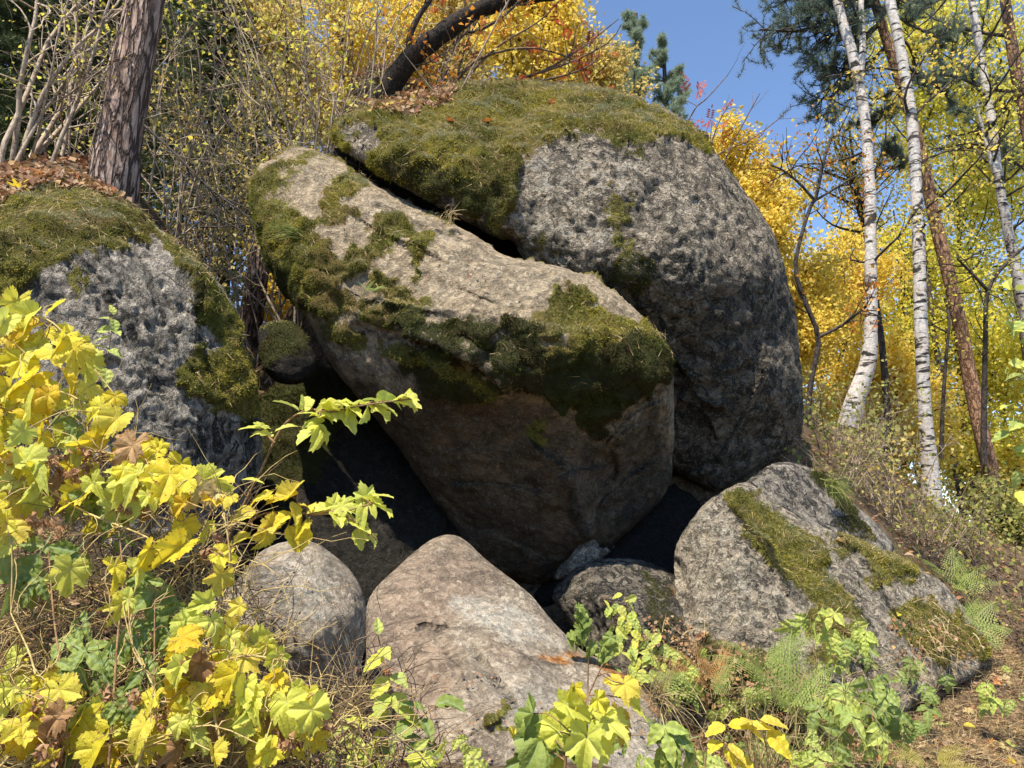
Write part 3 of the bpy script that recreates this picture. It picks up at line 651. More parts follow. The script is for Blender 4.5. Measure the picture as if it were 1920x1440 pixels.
M_moss = tint_mat('moss_shoots', [(.15,.155,.022),(.31,.285,.04),(.46,.39,.07),(.56,.45,.10),(.34,.31,.045)], .4, .9, 1.6, .1, noise_cols=(.13,.145,.03))
M_moss_shade = tint_mat('shade_darkened_moss_shoots', [(.03,.04,.010),(.06,.075,.016),(.09,.10,.022),(.05,.055,.015)], .25, .9, 2.5, .1, noise_cols=(.07,.05,.022))  # dark moss, also carrying painted shade of flanks and ledges
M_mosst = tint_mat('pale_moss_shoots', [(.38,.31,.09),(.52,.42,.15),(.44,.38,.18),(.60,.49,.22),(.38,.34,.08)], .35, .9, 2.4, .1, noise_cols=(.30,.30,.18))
M_straw = tint_mat('dry_needles', [(.30,.20,.09),(.42,.31,.15),(.22,.13,.06),(.50,.40,.22)], .1, .8)
M_litter = tint_mat('dead_leaves', [(.16,.07,.04),(.27,.14,.07),(.34,.21,.12),(.42,.27,.11),(.22,.09,.045),(.46,.33,.22),(.30,.19,.12),(.36,.13,.05)], .2, .75)

def moss_on(key, dens, lmin=.014, lmax=.034, straw=0, thr=.45):
    r = ROCKS[key]; Q = r['Q'][:r['nq']]; V = r['V']; m = r['M']['moss']
    qc = V[Q[:, 0]]; wq = np.clip((m[Q].mean(1)-thr+.55*fbm(qc*16, 3, .6, 61))/.3, 0, 1)*(m[Q].mean(1) > .12)
    _, _, area = sample_quads(V, Q, wq, 1)
    n = int(dens*area)
    p, q, _ = sample_quads(V, Q, wq, n)
    N = r['N'][Q[q, 0]]
    d = unit(N*.55 + rvec(n)*.85 + np.array([0, 0, .1]))
    L = rng.uniform(lmin, lmax, n)*(.6+.8*np.abs(fbm(p*5, 2, .5, 77)))
    v, f = blades(p - N*.006, d, L*1.15, rng.uniform(.006, .011, n))
    b = np.array(r['thing'].location)
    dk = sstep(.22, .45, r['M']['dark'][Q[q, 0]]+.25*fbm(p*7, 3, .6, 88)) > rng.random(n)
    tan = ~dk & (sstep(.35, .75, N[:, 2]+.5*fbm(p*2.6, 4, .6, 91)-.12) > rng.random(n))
    for nm, sel, mt in (('moss', ~dk & ~tan, M_moss), ('shade_darkened_moss', dk, M_moss_shade), ('pale_moss', tan, M_mosst)):
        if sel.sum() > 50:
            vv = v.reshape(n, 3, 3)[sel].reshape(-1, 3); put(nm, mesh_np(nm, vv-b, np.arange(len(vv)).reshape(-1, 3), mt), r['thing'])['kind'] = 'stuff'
    if straw:
        p, q, _ = sample_quads(V, Q, wq*np.clip(r['N'][Q[:, 0], 2], 0, 1)**.7, straw)
        N = r['N'][Q[q, 0]]
        d = unit(np.cross(N, rvec(straw)) + N*.18)
        v, f = blades(p + N*.022, d, rng.uniform(.03, .10, straw), .0042)
        put('fallen_needle_litter', mesh_np('needles', v-b, f, M_straw), r['thing'])['kind'] = 'stuff'

moss_on('A', 22000, .016, .040, 2600)
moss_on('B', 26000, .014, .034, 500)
moss_on('C', 22000, .014, .034, 1200)
moss_on('F', 26000, .012, .030, 700)
moss_on('G', 20000); moss_on('E', 20000, .008, .02); moss_on('H', 14000, .01, .025); moss_on('L', 24000, .01, .024); moss_on('K', 16000, .014, .03)

# ------------------------------------------------------------------ litter on the ground
def gpts(n, px0, px1, py0, py1, d0, d1):
    """random ground points whose place in view falls into a window (only a way to choose where the ground is dressed)"""
    out = []
    while sum(len(o) for o in out) < n:
        x = rng.uniform(-5, 9, n*3); y = rng.uniform(1, d1, n*3)
        p = np.c_[x, y, ground_z(x, y)]
        a, b, d = PIX(p)
        k = (a > px0) & (a < px1) & (b > py0) & (b < py1) & (d > d0) & (d < d1)
        out.append(p[k])
        if len(out) > 60: break
    return np.concatenate(out)[:n]

def on_ground(p, off=.0):
    q = p.copy()
    nr = 1-sstep(12, 30, np.hypot(q[:, 0], q[:, 1]-5))
    g0 = np.c_[q[:, 0], q[:, 1], 0*q[:, 0]]
    q[:, 2] = ground_z(q[:, 0], q[:, 1]) + nr*(.06*fbm(g0*1.1+5, 4, .55, 3)+.025*fbm(g0*6, 3, .6, 4)) + off
    return q

def litter(name, pts, lo, hi, mat, flat=.5, off=.012):
    n = len(pts); up = np.array([0, 0, 1.0])
    nr = unit(up + rvec(n)*flat); d = unit(np.cross(nr, rvec(n)))
    v, f = leaf_rhombs(pts + up*off, d, nr, rng.uniform(lo, hi, n), rng.uniform(.5, .9, n)[:, None], rng.uniform(-.05, .3, n)[:, None])
    tag(put(name, mesh_np(name, v, f, mat)), kind='stuff')

gr_r = on_ground(gpts(2600, 1280, 1990, 1150, 1500, 2.5, 8))
litter('leaf_litter', gr_r, .02, .05, M_litter)
gr_s = on_ground(gpts(1400, 1480, 1990, 820, 1200, 6, 11)); litter('leaf_litter', gr_s, .04, .09, M_litter)
gr_t = on_ground(gpts(1500, 560, 980, 100, 260, 7.3, 10)); litter('leaf_litter', gr_t, .05, .10, M_litter)
gr_l = on_ground(gpts(2600, -60, 760, 1100, 1500, 1.5, 4)); litter('leaf_litter', gr_l, .02, .055, M_litter)
gr_u = on_ground(gpts(900, -100, 300, 300, 370, 5.2, 7)); litter('leaf_litter', gr_u, .05, .09, M_litter, .9)

def needles_on(name, pts, lo, hi, wd, mat, lift=.15, off=.015):
    n = len(pts); up = np.array([0, 0, 1.0])
    d = unit(np.cross(up, rvec(n)) + up*rng.uniform(0, lift, n)[:, None])
    v, f = blades(pts + up*off, d, rng.uniform(lo, hi, n), wd)
    tag(put(name, mesh_np(name, v, f, mat)), kind='stuff')
needles_on('pine_needle_litter', on_ground(gpts(9000, 1400, 1990, 1180, 1500, 2.5, 7)), .04, .12, .0045, M_straw, .3)
needles_on('pine_needle_litter', on_ground(gpts(2500, -60, 760, 1100, 1500, 1.5, 4)), .06, .16, .004, M_straw, .8)

# leaf litter caught on the crowns of two rocks
def litter_on(key, n, poly, lo, hi):
    r = ROCKS[key]; Q = r['Q'][:r['nq']]; V = r['V']
    s, _, _ = poly_sd(r['px'][Q[:, 0]], r['py'][Q[:, 0]], poly)
    p, q, _ = sample_quads(V, Q, sstep(-4, 10, s), n); N = r['N'][Q[q, 0]]
    nr = unit(N + rvec(n)*.8); d = unit(np.cross(nr, rvec(n)))
    v, f = leaf_rhombs(p + N*.03, d, nr, rng.uniform(lo, hi, n), .75, .2)
    b = np.array(r['thing'].location)
    put('dead_leaf_litter', mesh_np('litter', v-b, f, M_litter), r['thing'])['kind'] = 'stuff'
litter_on('C', 1300, [(-140,320),(0,310),(130,325),(230,365),(235,385),(170,365),(100,355),(40,370),(0,400),(-140,420)], .025, .065)
litter_on('A', 500, [(690,200),(740,180),(830,165),(860,165),(840,190),(790,215),(740,225),(700,215)], .03, .07)

litter_on('F', 500, [(1300,1180),(1420,1230),(1560,1290),(1640,1330),(1560,1440),(1380,1440),(1300,1300)], .02, .045)
litter_on('F', 160, [(1640,1180),(1720,1150),(1850,1210),(1800,1260),(1680,1250)], .02, .04)
litter_on('H', 200, [(1150,1150),(1280,1160),(1340,1330),(1240,1290)], .02, .04)
needles_on('dry_grass', on_ground(gpts(5000, 1280, 1990, 1180, 1500, 2.5, 7)), .03, .10, .004, M_straw, 1.6)

litter_on('E', 70, [(700,1300),(900,1250),(1100,1300),(1250,1400),(1000,1440),(700,1440)], .012, .03)
litter_on('D', 40, [(480,1050),(640,1100),(670,1250),(500,1300)], .012, .03)
litter_on('B', 60, [(560,300),(900,480),(1150,590),(850,560),(600,420)], .012, .03)

litter('leaf_litter', on_ground(gpts(2600, -1100, -60, 500, 1700, 1.6, 7)), .03, .07, M_litter)
litter('leaf_litter', on_ground(gpts(1800, 1990, 2900, 850, 1600, 3, 12)), .03, .07, M_litter)
# ------------------------------------------------------------------ wood
class Geo:
    def __init__(s): s.v = []; s.f = {}; s.n = 0
    def add(s, v, f):
        s.f.setdefault(f.shape[1], []).append(f+s.n); s.v.append(v); s.n += len(v)
    def tube(s, path, rad, k=6, cap=False):
        path = np.asarray(path, float); rad = np.asarray(rad, float); n = len(path)
        tg = unit(np.gradient(path, axis=0))
        a = np.array([1.0, .13, .07]) if abs(tg[0, 0]) < .8 else np.array([.1, 1.0, .1])
        u = unit(np.cross(tg, a)); w = np.cross(tg, u)
        th = np.arange(k)*2*math.pi/k
        v = path[:, None]+rad[:, None, None]*(np.cos(th)[None, :, None]*u[:, None]+np.sin(th)[None, :, None]*w[:, None])
        i = np.arange(n-1)[:, None]*k; j = np.arange(k)[None]; j2 = (j+1) % k
        f = np.stack([i+j, i+j2, i+k+j2, i+k+j], -1).reshape(-1, 4)
        s.add(v.reshape(-1, 3), f)
        if cap: s.add(np.concatenate([v[-1], path[-1:]]), np.c_[np.arange(k), (np.arange(k)+1) % k, np.full(k, k)])
    def build(s, name, mat, parent=None, smooth=True, kind=None):
        v = np.concatenate(s.v)
        if parent is not None: v = local(parent, v)
        o = put(name, mesh_np(name, v, [np.concatenate(x) for x in s.f.values()], mat, smooth), parent)
        if kind: o['kind'] = kind
        return o

def spline(pts, n=24):
    p = np.asarray(pts, float); m = len(p)
    L = np.r_[0, np.cumsum(np.linalg.norm(np.diff(p, axis=0), axis=1))]; L /= L[-1]
    q = np.r_[[2*p[0]-p[1]], p, [2*p[-1]-p[-2]]]
    out = []
    for t in np.linspace(0, 1, n):
        i = min(np.searchsorted(L, t, 'right')-1, m-2); i = max(i, 0)
        u = (t-L[i])/(L[i+1]-L[i]); a, b, c, d = q[i:i+4]
        out.append(.5*((2*b)+(-a+c)*u+(2*a-5*b+4*c-d)*u*u+(-a+3*b-3*c+d)*u**3))
    return np.array(out)

def pixpath(pts):      # [(px, py, depth)]
    return np.array([P(*p) for p in pts])

def grow(start, d, length, r, seg=7, wob=.18, up=0.0):
    """one crooked branch"""
    pts = [np.asarray(start, float)]; d = unit(np.asarray(d, float))
    for i in range(seg):
        d = unit(d + rng.normal(size=3)*wob + np.array([0, 0, up]))
        pts.append(pts[-1] + d*length/seg)
    return np.array(pts), np.linspace(r, r*.35, seg+1)

def twigs(geo, path, rad, n, lmin, lmax, rr, spread=1.0, up=.05, sub=0, t0=.2, wob=.2, tips=None, k=4):
    """side branches along a path; tips collects points where leaves may sit"""
    tg = unit(np.gradient(path, axis=0))
    for j in range(n):
        t = rng.uniform(t0, 1)*(len(path)-1); i = int(min(t, len(path)-2)); u = t-i
        p = path[i]*(1-u)+path[i+1]*u
        d = unit(tg[i]*.5 + rvec(1)[0]*spread)
        L = rng.uniform(lmin, lmax)
        pt, rd = grow(p, d, L, min(rr, rad[i]*.7), 6, wob, up)
        geo.tube(pt, rd, k)
        if tips is not None: tips.append(pt[2:])
        if sub: twigs(geo, pt, rd, sub, lmin*.4, lmax*.4, rr*.5, 1.0, up, 0, .25, wob, tips, 3)

def bark_mat(name, cols, scale=(1, 1, 1), nscale=14, bump=.7, dist=.02, ridged=False):
    t = NT(name); v = t.coords(scale)
    n = t.noise(v, nscale, 6, .65, .4); n2 = t.noise(v, nscale*4, 4, .6)
    c = t.mix(t.ramp(n, .41, .56), cols[0], cols[1]); c = t.mix(t.ramp(n2, .5, .72), c, cols[2])
    h = t.math('ADD', n, t.math('MULTIPLY', n2, .4))
    if ridged:
        wv = t.n('ShaderNodeVectorMath', operation='ADD'); sw = t.n('ShaderNodeVectorMath', operation='SCALE'); sw.inputs['Scale'].default_value = .12; t.l(t.noise(v, nscale*.8, 4, .65, out='Color'), sw.inputs[0]); t.l(v, wv.inputs[0]); t.l(sw.outputs[0], wv.inputs[1])
        vo = t.voro(wv.outputs[0], nscale*1.3, 'DISTANCE_TO_EDGE')
        cr = t.ramp(vo, .0, .16)
        c = t.mix(cr, tuple(x*.55 for x in cols[0]), c); h = t.math('ADD', t.math('MULTIPLY', h, .5), cr)
    t.principled(c, .9, t.bump(h, bump, dist), .2); return t.m

M_pine = bark_mat('pine_bark', [(.16,.105,.08),(.37,.26,.205),(.50,.41,.35)], (1, 1, .16), 12, 1.0, .05, True)
M_pine_or = bark_mat('pine_bark_orange', [(.22,.12,.07),(.40,.23,.13),(.48,.34,.24)], (1, 1, .4), 14, .7, .015, True)
M_dark = bark_mat('dark_bark', [(.025,.02,.017),(.07,.055,.045),(.15,.13,.11)], (1, 1, .5), 22, .7, .01)
M_grey = bark_mat('grey_twig_bark', [(.22,.165,.12),(.42,.33,.24),(.56,.47,.36)], (1, 1, .5), 26, .5, .006)
M_greyd = bark_mat('brown_twig_bark', [(.09,.06,.045),(.19,.135,.095),(.28,.22,.16)], (1, 1, .5), 26, .5, .006)
def birch_mat():
    t = NT('birch_bark'); v = t.coords((1.0, 1.0, 5.5)); v2 = t.coords((1, 1, 1.6))
    n = t.noise(v, 3.2, 5, .6, .3); n2 = t.noise(v, 15, 4, .6); n3 = t.noise(v2, 2.6, 5, .65, .8); n4 = t.noise(t.coords(), 30, 4, .6)
    c = t.mix(t.ramp(n4, .35, .65), (.40,.38,.35), (.66,.64,.60))
    c = t.mix(t.ramp(n3, .35, .6, 0, .35), c, (.55,.42,.33))
    c = t.mix(t.ramp(n, .55, .60), c, (.03,.027,.025))
    c = t.mix(t.ramp(n2, .62, .68, 0, .85), c, (.07,.06,.055))
    c = t.mix(t.ramp(n3, .57, .64), c, (.04,.035,.03))
    t.principled(c, .75, t.bump(t.math('ADD', n2, n4), .4, .01), .3); return t.m
M_birch = birch_mat()

GOLD = [(.76,.55,.07),(.82,.65,.10),(.86,.72,.16),(.80,.58,.06),(.84,.72,.24),(.78,.50,.06)]
LIME = [(.62,.60,.09),(.76,.68,.10),(.84,.74,.13),(.50,.52,.08),(.84,.68,.10)]
PALE = [(.60,.48,.14),(.66,.52,.16),(.55,.40,.10),(.70,.58,.22),(.48,.44,.14)]
ORNG = [(.62,.24,.03),(.66,.32,.04),(.55,.17,.03),(.68,.40,.06)]
M_under = tint_mat('undergrowth_leaves', [(.20,.25,.06),(.32,.34,.09),(.44,.42,.11),(.26,.24,.09),(.50,.44,.10)], .45, .6); M_gold = tint_mat('gold_leaves', GOLD, .55, .6); M_lime = tint_mat('yellow_green_leaves', LIME, .55, .6)
M_pale = tint_mat('pale_yellow_leaves', PALE, .5, .6); M_orange = tint_mat('orange_leaves', ORNG, .45, .6)
M_red = tint_mat('rowan_red_leaves', [(.42,.05,.03),(.55,.10,.04),(.62,.20,.05),(.35,.03,.03)], .4, .6)
M_needle = tint_mat('pine_needles', [(.08,.12,.09),(.14,.19,.14),(.20,.25,.18),(.11,.155,.13)], .35, .6)
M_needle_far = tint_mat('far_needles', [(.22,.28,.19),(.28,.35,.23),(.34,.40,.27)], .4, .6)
M_spruce = tint_mat('spruce_needles', [(.035,.055,.022),(.07,.10,.035),(.12,.14,.045),(.06,.085,.03)], .2, .6)

def leafy(geo, tips, n, size, jitter, droop=.5):
    tp = np.concatenate(tips); i = rng.integers(0, len(tp), n)
    p = tp[i] + rng.normal(size=(n, 3))*jitter
    d = unit(rvec(n) + np.array([0, 0, -droop])); v, f = leaf_rhombs(p, d, rvec(n), rng.uniform(size*.7, size*1.25, n), .75)
    geo.add(v, f)

def needle_tufts(geo, pts, per, ln, wd, out=None):
    n = len(pts)*per; p = np.repeat(pts, per, 0)
    d = unit(rvec(n) + np.array([0, 0, .35]))
    v, f = blades(p, d, rng.uniform(ln*.7, ln*1.2, n), wd); geo.add(v, f)

def base_at(path):
    b = path[0].copy(); return b

def broadleaf(name, label, cat, c, rad, leaf_mat, n, size, trunk_r=.09, group='autumn trees behind the boulders', bark=None, lean=(0, 0), dens=26, jit=None, base=None):
    """tree with its own trunk, limbs and a loose crown: c crown centre, rad crown radii (x, y, z)"""
    c = np.asarray(c, float); rad = np.asarray(rad, float)
    if base is None: base = (c[0]-lean[0], c[1]-lean[1])
    b = np.array([base[0], base[1], float(ground_z(base[0], base[1]))-.1])
    t = thing(name, b, label, cat, group)
    g = Geo(); top = c + np.array([0, 0, rad[2]*.75])
    path = spline([b, b*.55+c*.45+np.r_[rng.normal(size=2)*.15, 0], c, top], 16)
    rd = np.linspace(trunk_r, trunk_r*.2, 16)
    g.tube(path, rd, 8); g.build('trunk', bark or M_dark, t)
    g2 = Geo(); tips = []
    for j in range(dens):
        e = rvec(1)[0]*rad*rng.uniform(.45, 1.0)**.6 + c
        s = path[int(np.clip(np.argmin(np.linalg.norm(path-e, axis=1))-rng.integers(1, 4), 1, 14))]
        m = (s+e)/2 + rng.normal(size=3)*.12*rad + np.array([0, 0, .08*rad[2]])
        pt = spline([s, m, e], 8); g2.tube(pt, np.linspace(trunk_r*.35, .006, 8), 4)
        tips.append(pt[3:]); tips.append(pt[5:])
        twigs(g2, pt, np.linspace(trunk_r*.3, .006, 8), 4, .2*rad.mean(), .45*rad.mean(), .012, 1.0, .02, 0, .3, .2, tips, 3)
    g2.build('branches', bark or M_dark, t)
    g3 = Geo(); leafy(g3, tips, int(n*1.5), size, jit if jit else .13*rad.mean()); g3.build('crown', leaf_mat, t, False)
    return t

def crown_at(cx, cy, rx, ry, d):
    k = d/FPX; return P(cx, cy, d), np.array([rx*k, (rx+ry)*.5*k, ry*k])

def scots_pine(name, label, path, r0, bark, crown_from, limbs, group=None, tuft=70, needle=.075, up_ext=None, spread=1.6, wd=.004, dens=None, nm=None):
    """pine: trunk along path; limbs = list of (t along path, direction, length)"""
    t = thing(name, path[0], label, 'pine tree', group)
    g = Geo(); rd = np.linspace(r0, r0*.45, len(path)); g.tube(path, rd, 12); g.build('trunk', bark, t)
    g2 = Geo(); tips = []
    for (u, d, L) in limbs:
        i = int(u*(len(path)-1)); pt, r_ = grow(path[i], d, L, r0*.28, 9, .14, .03)
        g2 = Geo(); g2.tube(pt, r_, 5); tl = []
        twigs(g2, pt, r_, int(8+L*6), .18*L, .42*L, .014, 1.0, .06, 3, .25, .2, tl, 3); tips += tl; g2.build('branch', M_dark, t)
    if tips:
        tp = np.concatenate(tips)
        if dens and len(tp) > dens: tp = tp[rng.choice(len(tp), dens, False)]
        g3 = Geo(); needle_tufts(g3, tp, tuft, needle, wd); g3.build('crown', nm or M_needle, t, False)
    return t

def spruce(name, label, bx, by, h, r, n=26, group='dark spruces on the left bank', nd=.055):
    b = np.array([bx, by, float(ground_z(bx, by))-.1]); t = thing(name, b, label, 'spruce tree', group)
    g = Geo(); path = spline([b, b+np.array([.1, 0, h*.5]), b+np.array([.05, .05, h])], 12); g.tube(path, np.linspace(.13, .01, 12), 8); g.build('trunk', M_dark, t)
    g2 = Geo(); pts = []
    z = .4
    while z < h*.98:
        R_ = r*(1-z/h)**.8+.12
        for a in np.arange(6)*math.pi/3 + rng.uniform(0, 6):
            L = R_*rng.uniform(.75, 1.15); d = np.array([math.cos(a), math.sin(a), 0])
            s = b+np.array([.05, .02, z])
            q = spline([s, s+d*L*.5+np.array([0, 0, -.12*L]), s+d*L+np.array([0, 0, -.28*L])], 9)
            g2.tube(q, np.linspace(.02, .004, 9), 4)
            sd_ = np.cross(d, [0, 0, 1])
            for i in range(2, 9):
                for sg in (-1, 1):
                    e = q[i]+(sd_*sg*.42*L*(1-i/11)+d*.12*L+np.array([0, 0, -.10*L-.05]))
                    m = q[i]+(e-q[i])*np.linspace(.1, 1, 7)[:, None]; pts.append(m)
            pts.append(q[2:])
        z += rng.uniform(.22, .32)
    g2.build('branches', M_dark, t)
    pts = np.concatenate(pts)
    g3 = Geo(); needle_tufts(g3, pts, 9, nd*1.15, .012); g3.build('crown', M_spruce, t, False)
    return t

def shrub(name, label, base, dirs, h, stems, bark, leaf_mat, nleaf, lsize, cat='shrub', group=None, r=.012, fan=.5, sub=3, jit=.05):
    base = np.array(base, float); gz_ = float(ground_z(base[0], base[1]))
    if base[2] > gz_: h += (base[2]-gz_); base[2] = gz_-.03
    t = thing(name, base, label, cat, group); tips = []
    for j in range(stems):
        d = unit(np.asarray(dirs, float) + rng.normal(size=3)*fan*np.array([1, 1, .3]))
        g = Geo()
        pt, rd = grow(base + rng.normal(size=3)*np.array([.12, .12, 0]), d, h*rng.uniform(.6, 1.1), r*rng.uniform(.6, 1.3), 12, .09, .02)
        g.tube(pt, rd, 5); twigs(g, pt, rd, 9, .12*h, .32*h, r*.5, .8, .06, sub, .2, .2, tips, 3)
        g.build('stem', bark, t)
    if nleaf:
        g = Geo(); leafy(g, tips, nleaf, lsize, jit); g.build('foliage', leaf_mat, t, False)
    return t

# ---- left: thick pine trunk
pp = spline(pixpath([(205,400,6.1),(214,330,6.1),(238,180,6.22),(268,20,6.4),(300,-160,6.6),(350,-480,7.0),(380,-800,7.6)]), 60)
tp = thing('pine_tree', pp[0], 'stout pine trunk with flaking reddish bark rising behind the silver-grey rock', 'pine tree')
g = Geo(); rad = np.linspace(.176, .10, 60); rad[:6] += np.linspace(.05, 0, 6); g.tube(pp, rad, 28)
vv = g.v[0]; dd = np.repeat(pp, 28, 0); nrm = unit(vv-dd)
vv += nrm*(.012*fbm(vv*np.array([9, 9, 3.0]), 3, .6, 5))[:, None]
g.build('trunk', M_pine, tp)
g = Geo(); tips = []
for u in np.linspace(.68, .99, 9):
    pt, rd = grow(pp[int(u*59)], unit(rvec(1)[0]*np.array([1, 1, .3])), 1.6, .04, 8, .15, .03); g = Geo(); g.tube(pt, rd, 5); twigs(g, pt, rd, 6, .3, .6, .012, 1, .05, 2, .3, .2, tips, 3); g.build('branch', M_dark, tp)
g = Geo(); needle_tufts(g, np.concatenate(tips), 10, .08, .006); g.build('crown', M_needle, tp, False)

# second pale trunk seen in the gap
pp = spline(pixpath([(455,700,8.0),(470,600,8.0),(482,520,8.05),(490,450,8.15),(497,385,8.2)]), 24)
tp = thing('pine_tree', pp[0], 'pale trunk standing in the gap left of the layered boulder', 'pine tree')
g = Geo(); g.tube(pp, np.linspace(.14, .10, 24), 14, True); g.build('trunk', M_pine, tp)
g = Geo()
for (i, dx) in ((5, -1), (7, 1), (9, -1), (10, 1)):
    pt, rd = grow(pp[i], (dx, -.3, .1), .5, .012, 6, .2, -.02); g = Geo(); g.tube(pt, rd, 4); g.build('branch', M_dark, tp)

# ---- left background
for i, (cx, cy, d, h, r, lb) in enumerate([(60, 330, 9.5, 6.5, 1.9, 'dark spruce far left, half hidden by pale bare stems'),
        (170, 330, 11.0, 7.5, 1.9, 'dark spruce just left of the stout pine trunk'),
        (370, 420, 10.5, 7.0, 1.6, 'dark spruce just right of the stout pine trunk'),
        (-120, 330, 8.5, 6, 1.8, 'dark spruce at the very left edge')]):
    q = P(cx, cy, d); spruce('spruce_tree', lb, q[0], q[1], h, r)
shrub('pale_shrub', 'tall pale bare shrub with many thin whitish stems at the left edge', P(15, 335, 5.9), (.12, .1, 1), 3.0, 9, M_grey, M_lime, 500, .035, r=.02, fan=.16)
shrub('twiggy_shrub', 'twiggy shrub with tiny yellow-green leaves between the pine trunk and the layered boulder', P(330, 470, 6.9), (.1, .1, 1), 2.6, 12, M_grey, M_pale, 600, .04, r=.012, fan=.25)
shrub('twiggy_shrub', 'tangle of thin straw-coloured stems just behind the mossy shoulder of the silver-grey rock', P(400, 580, 7.0), (0, .1, 1), 2.2, 9, M_grey, M_pale, 900, .04, r=.010, fan=.3)
shrub('twiggy_shrub', 'bushy yellow-leaved shrub filling the space left of the pine trunk', P(110, 340, 7.2), (0, .1, 1), 2.6, 10, M_grey, M_lime, 450, .045, r=.012, fan=.35, jit=.09)
# leafless fallen branch leaning from the trunk down towards the boulder
pts = spline(pixpath([(270,235,5.9),(330,290,5.85),(390,350,5.8),(450,395,5.75),(485,425,5.7)]), 20)
tb = thing('dead_branch', pts[-1], 'thin dark dead branch slanting down from the pine trunk to the layered boulder', 'branch')
g = Geo(); g.tube(pts, np.linspace(.012, .006, 20), 5)
for q in ([(380,340,5.8),(430,400,5.8),(475,435,5.75)], [(350,315,5.85),(400,400,5.8),(470,440,5.8)], [(375,425,5.8),(420,425,5.8),(470,420,5.75)], [(400,360,5.8),(440,380,5.8),(470,390,5.75)]):
    q = spline(pixpath(q), 10); g.tube(q, np.linspace(.007, .003, 10), 4)
g.build('limb', M_dark, tb)

# ---- behind and above the highest boulder
pp = spline(pixpath([(722,190,7.7),(740,150,7.65),(775,105,7.6),(830,62,7.6),(885,25,7.6),(950,0,7.6),(1060,-20,7.7),(1180,-90,7.8)]), 30)
tp = thing('leaning_tree', pp[0], 'dark crooked trunk leaning right over the highest boulder', 'tree')
g = Geo(); g.tube(pp, np.linspace(.115, .05, 30)*(1+.1*rng.normal(size=30)), 12); M_black = bark_mat('black_bark', [(.014,.011,.009),(.035,.027,.021),(.07,.055,.045)], (1, 1, .6), 20, .9, .02); g.build('trunk', M_black, tp)
g = Geo(); tips = []
for q, r_ in (([(768,110,7.6),(768,70,7.6),(785,30,7.6),(812,-10,7.6),(830,-60,7.6)], .04), ([(885,25,7.6),(880,60,7.55),(930,40,7.5),(990,-10,7.5)], .02), ([(760,125,7.6),(800,118,7.5),(830,100,7.45)], .012)):
    q = spline(pixpath(q), 14); g = Geo(); g.tube(q, np.linspace(r_, r_*.5, 14), 6); twigs(g, q, np.linspace(r_, r_*.5, 14), 5, .2, .6, .01, .9, .05, 2, .3, .2, tips, 3); g.build('branch', M_dark, tp)
g = Geo(); leafy(g, tips, 260, .06, .05); g.build('crown', M_orange, tp, False)

for i, (x, y, d, dx, h, st, mt, lm, nl, lb) in enumerate([
    (690, 200, 7.7, -.10, 2.6, 8, M_grey, M_pale, 350, 'pale bare multi-stemmed shrub left of the leaning dark trunk'),
    (640, 235, 7.6, -.15, 2.2, 10, M_grey, M_lime, 900, 'straw-coloured bush with pale green leaves where the two boulders meet'),
    (580, 280, 7.6, -.2, 2.0, 12, M_grey, M_pale, 900, 'dry straw-coloured bush above the upper left corner of the layered boulder'),
    (520, 330, 7.9, -.1, 2.2, 9, M_grey, M_pale, 900, 'thin-stemmed bush just left of the layered boulder'),
    (790, 175, 8.0, .2, 2.0, 6, M_greyd, M_orange, 180, 'dark thin shrub with a few orange leaves right of the leaning trunk'),
    (600, 240, 8.4, -.05, 3.2, 6, M_dark, M_gold, 400, 'dark upright saplings above the upper left corner of the layered boulder')]):
    shrub('bare_shrub', lb, P(x, y, d), (dx, .1, 1), h, st, mt, lm, nl, .05, r=.013, fan=.28, group='shrubs on top behind the boulders')

# rowan: arching stems with red pinnate leaves
def pinnate(geo, p, d, L, n=6, w=.28):
    nr = unit(np.cross(d, rvec(1)[0])); s = np.cross(d, nr)
    for i in range(n):
        q = p + d*L*(.2+.8*i/n); 
        for sg in (-1, 1):
            v, f = leaf_rhombs(q[None], unit(d*.35+s*sg+np.array([0, 0, -.25]))[None], nr[None], L*.42, .35, .08); geo.add(v, f)
    v, f = leaf_rhombs((p+d*L)[None], d[None], nr[None], L*.42, .35, .08); geo.add(v, f)
tr = thing('rowan_tree', P(850, 175, 8.0), 'thin rowan with arching bare stems and sparse red leaves above the highest boulder', 'rowan tree')
gl = Geo(); ends = []
for q in ([(840,170,8),(900,110,8),(1000,90,7.9),(1100,120,7.8)], [(850,170,8),(930,90,8),(1010,40,7.9),(1060,-10,7.8)], [(860,170,8),(960,150,7.9),(1060,120,7.8),(1140,80,7.7),(1165,45,7.6)],
          [(880,165,8),(1000,140,7.9),(1090,90,7.8),(1160,35,7.7)], [(900,165,8),(1020,150,7.8),(1110,120,7.7),(1130,70,7.7)], [(830,170,8),(850,90,8),(920,10,8),(940,-40,8)]):
    g = Geo(); pt = spline(pixpath(q), 18); g.tube(pt, np.linspace(.02, .005, 18), 5); tips = []
    twigs(g, pt, np.linspace(.02, .005, 18), 6, .25, .6, .007, .8, .08, 2, .3, .15, tips, 3); ends += [x[-1] for x in tips] + [pt[-1]]
    g.build('stem', M_greyd, tr)
ends = np.array(ends)
for i in rng.choice(len(ends), 46, False):
    pinnate(gl, ends[i], unit(rvec(1)[0]*np.array([1, 1, .6])+np.array([0, 0, -.4])), rng.uniform(.09, .17))
gl.build('crown', M_red, tr, False)
tr = thing('rowan_sapling', P(1330, 400, 7.4), 'bare rowan twigs with red leaf tufts over the right shoulder of the highest boulder', 'rowan tree')
gl = Geo()
g = Geo()
